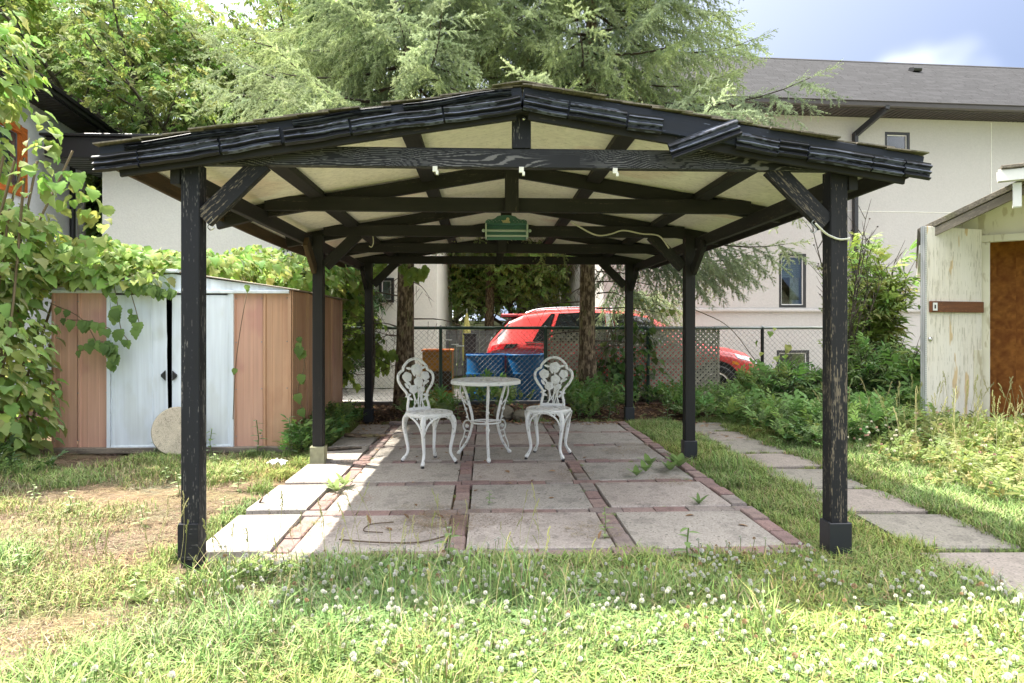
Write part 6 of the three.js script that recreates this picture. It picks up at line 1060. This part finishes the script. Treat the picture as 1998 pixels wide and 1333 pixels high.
// ---------- fallen leaves and needles ----------
{
  const r = rng(421), l = [], q = LEAF.oval.clone(); clean(q);
  for (let i = 0; i < 5200; i++) { const inBed = i < 3200, x = inBed ? lerp(-1.7, 3.2, r()) : lerp(-1.5, 3.1, r()), z = inBed ? lerp(-8.95, -7.3, r()) : lerp(-7.5, -3.2, r()); if (!inBed && r() > (x > 1.9 ? 0.3 : 0.06) + 0.9 * smooth(0.6, 0.7, fbm(x * 2.4, z * 2.4, 3, 17)) * smooth(-5, -7.2, z)) continue; const p = onPatio(x, z, 0.02) ? 0.019 : groundY(x, z) + 0.006 + 0.012 * r(); l.push([frame(V(x, p, z), V(r() - 0.5, (r() - 0.5) * 0.3, r() - 0.5), V((r() - 0.5) * 0.5, 1, (r() - 0.5) * 0.5), 0.03 + 0.04 * r()), mix3([0.13, 0.07, 0.035], [0.34, 0.21, 0.11], r())]); }
  instances('fallen_leaves', q, M.litter, l, scene, ['dry brown leaves littering the bed and the end of the patio', 'leaf litter']);
  const straw = k => { const q = rng(k), pos = [], col = []; for (let i = 0; i < 150; i++) { const a = q() * 6.283, R0 = 0.16 * Math.sqrt(q()), t = q() * 6.283, L = 0.02 + 0.06 * q(), x = Math.cos(a) * R0, z = Math.sin(a) * R0, y = 0.002 + 0.012 * q(), w = 0.0016, c = mix3([0.17, 0.12, 0.07], [0.33, 0.26, 0.16], q()); for (const [px, py, pz] of [[-Math.sin(t) * w, 0, Math.cos(t) * w], [Math.sin(t) * w, 0, -Math.cos(t) * w], [Math.cos(t) * L, (q() - 0.3) * 0.012, Math.sin(t) * L]]) { pos.push(x + px, y + py, z + pz); col.push(...c); } } const g = new THREE.BufferGeometry(); g.setAttribute('position', new THREE.Float32BufferAttribute(pos, 3)); g.setAttribute('color', new THREE.Float32BufferAttribute(col, 3)); g.computeVertexNormals(); return g; };
  const sk = [straw(1), straw(2)], s = [[], []];
  for (let i = 0; i < 2600; i++) { const x = lerp(-4.6, 1.5, r()), z = lerp(-6.0, -1.5, r()), pat = onPatio(x, z, -0.14), d = pat ? (Math.hypot((x + 0.3) / 0.22, (z + 3.75) / 0.25) < 1 ? 0.3 : 0.02) : onPatio(x, z, 0.14) ? 0 : bare(x, z) * 0.55; if (r() > d) continue; s[i % 2].push([new THREE.Matrix4().makeRotationY(r() * 6.283).setPosition(x, pat ? 0.02 : groundY(x, z) + 0.004, z), [1, 1, 1].map(c => c * (0.8 + 0.4 * r()))]); }
  const SG = new THREE.Group(); SG.name = 'dry_straw'; SG.userData.kind = 'stuff'; tag(SG, 'dry straw and needles strewn over the worn ground', 'straw'); scene.add(SG); s.forEach((l, i) => instances('straw_patches', sk[i], M.turf, l, SG));
}
// ---------- lawn ----------
function blades(n, rad, h, w, lean, seed, dryShare) {           // a patch of turf: n blades over a disc, each with its own green
  const r = rng(seed), pos = [], col = [];
  for (let i = 0; i < n; i++) {
    const az = r() * 6.283, a2 = r() * 6.283, R0 = rad * Math.sqrt(r()), b = V(Math.cos(a2) * R0, 0, Math.sin(a2) * R0), H = h * (0.35 + 0.8 * r()), l = lean * (0.3 + r()), d = V(Math.cos(az), 0, Math.sin(az)), s = V(-d.z, 0, d.x).multiplyScalar(w * (0.7 + 0.6 * r()));
    const p1 = b.clone().addScaledVector(d, H * l * 0.35).add(V(0, H * 0.6, 0)), p2 = b.clone().addScaledVector(d, H * l).add(V(0, H * (1 - 0.25 * l), 0)), bl = b.clone().sub(s), br = b.clone().add(s), ml = p1.clone().addScaledVector(s, -0.8), mr = p1.clone().addScaledVector(s, 0.8);
    const c = (r() < dryShare ? mix3([0.27, 0.23, 0.12], [0.40, 0.34, 0.19], r()) : mix3([0.14, 0.225, 0.055], [0.29, 0.37, 0.11], r())).map(q => q * (0.85 + 0.3 * r()));
    for (const k of [bl, br, mr, bl, mr, ml, ml, mr, p2]) { pos.push(k.x, k.y, k.z); col.push(...c); }
  }
  const g = new THREE.BufferGeometry(); g.setAttribute('position', new THREE.Float32BufferAttribute(pos, 3)); g.setAttribute('color', new THREE.Float32BufferAttribute(col, 3)); g.computeVertexNormals(); return g;
}
{
  const r = rng(501), inView = (x, z) => { const d = -z * 0.99916 + x * 0.041, rr = x * 0.99916 + z * 0.041; return d > 1.4 && Math.abs(rr / d) < 0.9; };
  const K = { lush: [1, 2, 3].map(k => blades(820, 0.19, 0.085, 0.0021, 0.9, k, 0.17)), thin: [4, 5, 6].map(k => blades(300, 0.19, 0.065, 0.0019, 1.1, k, 0.4)), dry: [7, 8, 9].map(k => blades(110, 0.19, 0.06, 0.0018, 1.2, k, 0.55)), tall: [10, 11].map(k => blades(90, 0.10, 0.19, 0.0024, 0.75, k, 0.1)), edge: [12, 13, 14].map(k => blades(110, 0.065, 0.07, 0.0021, 0.9, k, 0.15)) };
  const lists = {}; for (const k in K) lists[k] = K[k].map(() => []);
  const put = (k, x, z, s, c) => { const i = Math.floor(r() * K[k].length); lists[k][i].push([new THREE.Matrix4().makeRotationY(r() * 6.283).scale(V(s, s * (0.8 + 0.4 * r()), s)).setPosition(x, groundY(x, z) - 0.006, z), c]); };
  const free = (x, z, m) => !(onPatio(x, z, m) || onPath(x, z, m) || z < -7.8 || (z < -5.9 + m && x < -1.7) || (x > 4.4 && z < -4.5));
  const tone = (x, z) => { const t = 0.85 + 0.35 * fbm(x * 1.9, z * 1.9, 3, 31), y = fbm(x * 1.2 + 5, z * 1.2, 2, 33) - 0.5; return [t * (1 + 0.35 * y), t, t * (1 - 0.4 * y)]; };
  for (let z = -1.35; z > -7.9; z -= 0.2) for (let x = -7; x < 6.2; x += 0.2) {
    const px = x + (r() - 0.5) * 0.16, pz = z + (r() - 0.5) * 0.16; if (!inView(px, pz) || !free(px, pz, 0.15)) continue;
    const b = bare(px, pz), patch = fbm(px * 2.6, pz * 2.6, 3, 19), green = (1 - b) * (0.7 + 0.6 * patch) - (px < -0.7 ? 0.08 : 0);
    const k = green > 0.62 ? 'lush' : green > 0.36 ? 'thin' : 'dry'; if (k === 'dry' && r() < 0.2 + 0.75 * smooth(0.5, 0.8, b)) continue;
    put(k, px, pz, 0.9 + 0.3 * r(), tone(px, pz));
    if (k === 'lush' && px > -0.6 && pz > -3.2) put('edge', px + (r() - 0.5) * 0.2, pz + (r() - 0.5) * 0.2, 1.25 + 0.5 * r(), tone(px, pz));
    if (k !== 'dry' && ((px > -1.4 && px < 0.2 && pz > -2.95 && r() < 0.5) || r() < 0.04)) put('tall', px + (r() - 0.5) * 0.1, pz, 0.7 + 0.5 * r(), tone(px, pz));
  }
  for (let i = 0; i < 9000; i++) { const z = -(1.4 + 6.4 * r()), x = lerp(-2.2, 3.3, r()); if (!inView(x, z) || free(x, z, 0.16) || !free(x, z, x > 1.9 ? 0.0 : 0.03)) continue; if (r() < bare(x, z) * 0.8) continue; put('edge', x, z, 0.8 + 0.5 * r(), tone(x, z)); }
  for (let i = 0; i < 70; i++) { const x = lerp(PX - 1.5, PX + 1.4, r()), z = -3.10 + 0.05 * r(); put('edge', x, z, 0.9 + 0.5 * r(), tone(x, z)); }
  for (let k = 0; k < 8; k++) for (let i = 0; i < 7; i++) put('edge', 2.12 + 0.72 * Math.pow(r(), 0.6), -2.86 - 0.637 * (k + 0.5), 0.35 + 0.35 * r(), tone(2, -k));
  for (let i = 0; i < 34; i++) { const c = [-1.19, -0.325, 0.545, 1.415][Math.floor(r() * 4)] + (r() < 0.5 ? 0.052 : -0.052), k = r() < 0.5; const x = k ? PX + c : PX + lerp(-1.2, 1.4, r()), z = k ? lerp(-5.5, -3.2, r()) : -(3.15 + 0.725 * Math.floor(r() * 5)) + (r() < 0.5 ? 0.052 : -0.052); const i2 = Math.floor(r() * 3), s = 0.16 + 0.2 * r(); lists.edge[i2].push([new THREE.Matrix4().makeRotationY(r() * 6.283).scale(V(s, s, s)).setPosition(x, 0.004, z), tone(x, z)]); }
  for (let i = 0; i < 60; i++) put('edge', r() < 0.5 ? 2.2 + 0.06 * r() : 2.72 + 0.1 * r(), -2.6 - 5 * r(), 0.8 + 0.6 * r(), tone(2, i));
  const G = new THREE.Group(); G.name = 'lawn_grass'; G.userData.kind = 'stuff'; tag(G, 'lawn grass, lush in front and thin and dry to one side', 'grass'); scene.add(G); for (const k in K) lists[k].forEach((l, i) => l.length && instances('turf_patches', K[k][i], M.turf, l, G));
  // clover: three leaflets on a stalk, in patches
  const lf = leafShape([[0, 0], [0.28, 0.3], [0.34, 0.62], [0.2, 0.92], [0, 0.88]], 0.15, 0.05), cg = [];
  for (let i = 0; i < 3; i++) { const q = lf.clone(), a = i * 2.094; q.applyMatrix4(frame(V(0, 1, 0), V(Math.cos(a), 0.12, Math.sin(a)), V(0, 1, 0), 0.42)); cg.push(clean(q)); } const stalk = tube([V(0, 0, 0), V(0.03, 1, 0)], 0.022, 3, false); cg.push(clean(stalk)); const one = mergeGeometries(cg), cl = [[], [], []];
  const cp = [1, 2, 3].map(k => { const q = rng(k * 31), g = []; for (let i = 0; i < 46; i++) { const a = q() * 6.283, R0 = 0.15 * Math.sqrt(q()), c = one.clone(); c.applyMatrix4(frame(V(Math.cos(a) * R0, 0, Math.sin(a) * R0), V((q() - 0.5) * 0.5, 1, (q() - 0.5) * 0.5), V(q() - 0.5, 0, q() - 0.5), 0.024 + 0.024 * q())); g.push(paint(c, mix3([0.14, 0.26, 0.065], [0.28, 0.41, 0.12], q()))); } return mergeGeometries(g); });
  for (let i = 0; i < 5200 && i < 5200; i++) { const z = -(1.45 + 1.6 * r()), x = lerp(-0.6, 3.6, r()); if (!inView(x, z) || !free(x, z, 0.1)) continue; const p = fbm(x * 1.6 + 9, z * 1.6, 3, 23); if (r() > 0.17 * smooth(0.44, 0.56, p + 0.14 * smooth(-0.5, 1.0, x) - 0.06)) continue; const t = tone(x, z); cl[i % 3].push([new THREE.Matrix4().makeRotationY(r() * 6.283).setPosition(x, groundY(x, z) + 0.004, z), t]); }
  const CG = new THREE.Group(); CG.name = 'clover_leaves'; CG.userData.kind = 'stuff'; tag(CG, 'clover leaves spread through the front lawn', 'clover'); scene.add(CG); cl.forEach((l, i) => l.length && instances('clover_patches', cp[i], M.crown, l, CG));
  // clover flowers: round heads of many small florets
  const hg = []; { const q = rng(9); for (let i = 0; i < 46; i++) { const u = 1 - 1.75 * (i + 0.5) / 46, a = i * 2.39996, s = Math.sqrt(1 - u * u), d = V(s * Math.cos(a), u, s * Math.sin(a)); const t = new THREE.ConeGeometry(0.16, 0.75, 3, 1, true).toNonIndexed(); t.rotateX(Math.PI); t.applyMatrix4(frame(d.clone().multiplyScalar(0.55), d.add(V(0, 0.35, 0)), V(q(), q(), q()), 1)); clean(t); hg.push(t); } } const head = mergeGeometries(hg), hl = [], sl = [], stem = clean(tube([V(0, 0, 0), V(0.06, 0.5, 0), V(0, 1, 0.04)], 0.018, 3, false));
  for (let i = 0; i < 9000 && hl.length < 1100; i++) { const z = -(1.55 + 1.7 * Math.pow(r(), 0.85)), x = lerp(-1.3, 3.3, r()); if (!inView(x, z) || onPatio(x, z) || onPath(x, z)) continue; const p = fbm(x * 1.6 + 9, z * 1.6, 3, 23); if (r() > smooth(0.49, 0.60, p + 0.10 * smooth(-0.6, 0.9, x) - 0.03)) continue; const h = 0.06 + 0.07 * r(), g0 = groundY(x, z), tip = V(x + (r() - 0.5) * 0.03, g0 + h, z + (r() - 0.5) * 0.03), s = 0.0068 + 0.006 * r() * r(), tan = r() < 0.09; hl.push([frame(tip, V((r() - 0.5) * 0.6, 1, (r() - 0.5) * 0.6), V(1, 0, 0.2), s), tan ? [0.52, 0.36, 0.22] : mix3([0.74, 0.74, 0.62], [0.82, 0.80, 0.76], r())]); sl.push([frame(V(x, g0, z), tip.clone().sub(V(x, g0, z)), V(1, 0, 0.3), [0.09, tip.distanceTo(V(x, g0, z)), 0.09]), [0.2, 0.3, 0.08]]); }
  for (let i = 0; i < 260; i++) { const x = lerp(3.0, 5.2, r()), z = lerp(-5.6, -2.6, r()), g0 = groundY(x, z); if (!inView(x, z)) continue; hl.push([frame(V(x, g0 + 0.15 + 0.2 * r(), z), V(0, 1, 0), V(1, 0, 0), 0.011), r() < 0.4 ? [0.55, 0.36, 0.30] : [0.75, 0.72, 0.6]]); }
  instances('clover_flowers', head, M.petal, hl, scene, ['white clover flower heads dotted over the front lawn', 'clover flower']); instances('clover_stalks', stem, M.leaf, sl, scene, ['thin green stalks carrying the clover flowers', 'flower stalk']);
  // tall seed-headed grasses
  const seedG = []; { const q = rng(15); seedG.push(clean(tube(curve([[0, 0, 0], [0.02, 0.3, 0], [0.08, 0.6, 0.02]], 6), 0.0016, 3, false))); for (let i = 0; i < 16; i++) { const t = i / 16, c = new THREE.OctahedronGeometry(0.006); c.scale(0.6, 1.6, 0.6); c.translate(0.06 + 0.03 * t + (q() - 0.5) * 0.014, 0.5 + 0.12 * t, 0.02 + (q() - 0.5) * 0.014); seedG.push(clean(c)); } } const sg = mergeGeometries(seedG), sgl = [];
  for (let i = 0; i < 330; i++) { const right = r() < 0.65, x = right ? lerp(3.2, 5.2, r()) : lerp(-2.0, 0.3, r()), z = right ? lerp(-6.0, -2.8, r()) : lerp(-3.4, -2.0, r()); if (!inView(x, z)) continue; sgl.push([frame(V(x, groundY(x, z), z), V((r() - 0.5) * 0.6, 1, (r() - 0.5) * 0.6), V(r() - 0.5, 0, r() - 0.5), right ? 0.7 + 0.4 * r() : 0.35 + 0.35 * r()), mix3([0.36, 0.38, 0.13], [0.55, 0.50, 0.25], r())]); }
  instances('seed_grasses', sg, M.blade, sgl, scene, ['tall grasses with pale seed heads among the weeds', 'grass']);
}
// ---------- single weeds one can pick out ----------
function rosette(kind, n, size, seed) { const r = rng(seed), g = []; for (let i = 0; i < n; i++) { const a = i * 2.4, q = LEAF[kind].clone(); q.applyMatrix4(frame(V(0, 0.01, 0), V(Math.cos(a), 0.7 + 0.9 * r(), Math.sin(a)), V(-Math.cos(a) * 0.3, 1, -Math.sin(a) * 0.3), size * (0.7 + 0.5 * r()))); g.push(clean(q)); } return mergeGeometries(g); }
function stalky(n, h, size, seed) { const r = rng(seed), g = []; for (let i = 0; i < n; i++) { const t = (i + 1) / n, a = i * 2.4, q = LEAF.oval.clone(); q.applyMatrix4(frame(V(0.02 * Math.sin(t * 3), h * t, 0), V(Math.cos(a), 0.35 - 0.5 * r(), Math.sin(a)), V(0, 1, 0), size * (1.15 - 0.5 * t))); g.push(clean(q)); } g.push(clean(tube([V(0, 0, 0), V(0.02, h * 0.5, 0), V(0.0, h, 0)], 0.004, 4, false))); return mergeGeometries(g); }
{
  const mats = [[0.13, 0.23, 0.05], [0.17, 0.28, 0.06], [0.24, 0.34, 0.09]].map(c => phys({ color: rgb(...c), roughness: 0.9, transmission: 0.4, thickness: 0 }));
  const G = [rosette('lance', 9, 0.13, 1), stalky(9, 0.2, 0.09, 2), rosette('oval', 6, 0.12, 3), stalky(12, 0.28, 0.08, 4)];
  const mk = (kind, m, label, x, z, s, group) => { const y = onPatio(x, z) ? 0.016 : groundY(x, z) - 0.005; const o = solo(['leafy_weed', 'upright_weed', 'broadleaf_weed', 'upright_weed'][kind], G[kind], mats[m], label, 'weed', [x, y, z], [0, x * 7 + z * 3, 0], group); o.scale.setScalar(s); return o; };
  mk(1, 1, 'tiny two-leaved seedling standing in a brick joint of the patio', 0.02, -4.02, 0.42); mk(0, 0, 'small tuft of grassy leaves growing on the slab near the worn post', 1.33, -3.95, 0.62); mk(3, 2, 'pale green feathery weed in the brick joint at the lawn edge', 0.62, -3.33, 0.6);
  for (const [x, z, s] of [[-0.16, -3.0, 1.0], [-0.42, -3.02, 0.8], [0.36, -3.06, 0.75], [0.98, -3.06, 0.9], [1.10, -3.05, 0.8], [1.28, -3.06, 0.7], [-0.8, -3.0, 0.8], [-1.02, -2.98, 0.7], [-0.62, -2.98, 0.85]]) mk(s > 0.85 ? 1 : 0, 1, 'dark green broadleaf weed growing along the front edge of the patio', x, z, s * 1.05, 'weeds along the front edge of the patio');
  for (const [x, z, s] of [[-1.0, -4.35, 0.8], [-0.98, -4.5, 0.9], [-1.05, -4.42, 0.7]]) mk(0, 2, 'bright grassy weed clump on the sunlit patio strip', x, z, s, 'weed clump on the sunlit strip');
  for (const [x, z, s] of [[-2.1, -4.5, 1], [-2.4, -4.9, 0.8], [-1.9, -5.0, 0.9], [-2.6, -4.1, 1], [-2.0, -3.8, 0.9], [-1.6, -4.0, 0.8], [-3.0, -4.4, 0.8], [-1.75, -4.6, 1.0], [-2.25, -5.4, 0.8], [-1.5, -2.8, 0.8], [-2.9, -3.4, 1.0], [-2.2, -3.1, 0.9]]) mk(1, 2, 'thin seedling growing on the bare ground near the shed', x, z, s * 0.75, 'seedlings on the bare ground');
  for (const [x, z, s] of [[-2.95, -5.86, 0.8], [-2.45, -5.84, 0.9], [-2.05, -5.82, 1.2], [-1.75, -5.8, 1.3]]) mk(3, 1, 'green weed growing against the foot of the shed', x, z, s, 'weeds at the foot of the shed');
  mk(2, 2, 'pale lettuce-like weed by the foot of the smooth black corner post', -1.45, -2.75, 0.9);
  for (const [x, z, s] of [[1.30, -5.05, 0.9], [1.22, -4.85, 0.8], [1.42, -4.88, 0.9], [1.52, -4.98, 1.3], [1.12, -4.72, 0.7]]) { const o = mk(2, 1, 'round-leaved vine runner creeping over the patio edge by the middle post', x, z, s * 1.2, 'runner leaves at the patio edge'); }
  for (const [x, z, s] of [[-0.35, -8.0, 1.2], [0.02, -7.95, 1.4], [1.15, -7.85, 1.4], [1.5, -7.8, 1.3], [2.2, -7.7, 1.3]]) mk(3, 0, 'leafy weed clump in the bed at the end of the patio', x, z, s, 'weed clumps in the spruce bed');
  const ul = []; for (let k = 0; k < 3; k++) { const a = k * 2.1; for (let i = 0; i < 40; i++) { const s = new THREE.IcosahedronGeometry(0.008, 0); s.deleteAttribute('uv'); const q = 0.05 * Math.sqrt(R()), b = R() * 6.283; s.translate([-0.05, 0.02, 0.09][k] + Math.cos(b) * q, [0.92, 0.86, 0.84][k] + 0.006 * R(), Math.sin(b) * q); ul.push(s); } }
  const W = thing('wild_carrot', 'white-flowered wild carrot standing before the ochre box', 'weed', [-0.42, 0.05, -8.3]); part('flower_heads', ul, M.petal, W).userData.kind = 'stuff'; part('stalks', [[-0.05, 0.92], [0.02, 0.86], [0.09, 0.84]].map(([x, y]) => tube([V(0, 0, 0), V(x * 0.5, y * 0.6, 0), V(x, y, 0)], 0.004, 4, false)), mats[1], W);
}
renderer.render(scene, camera);
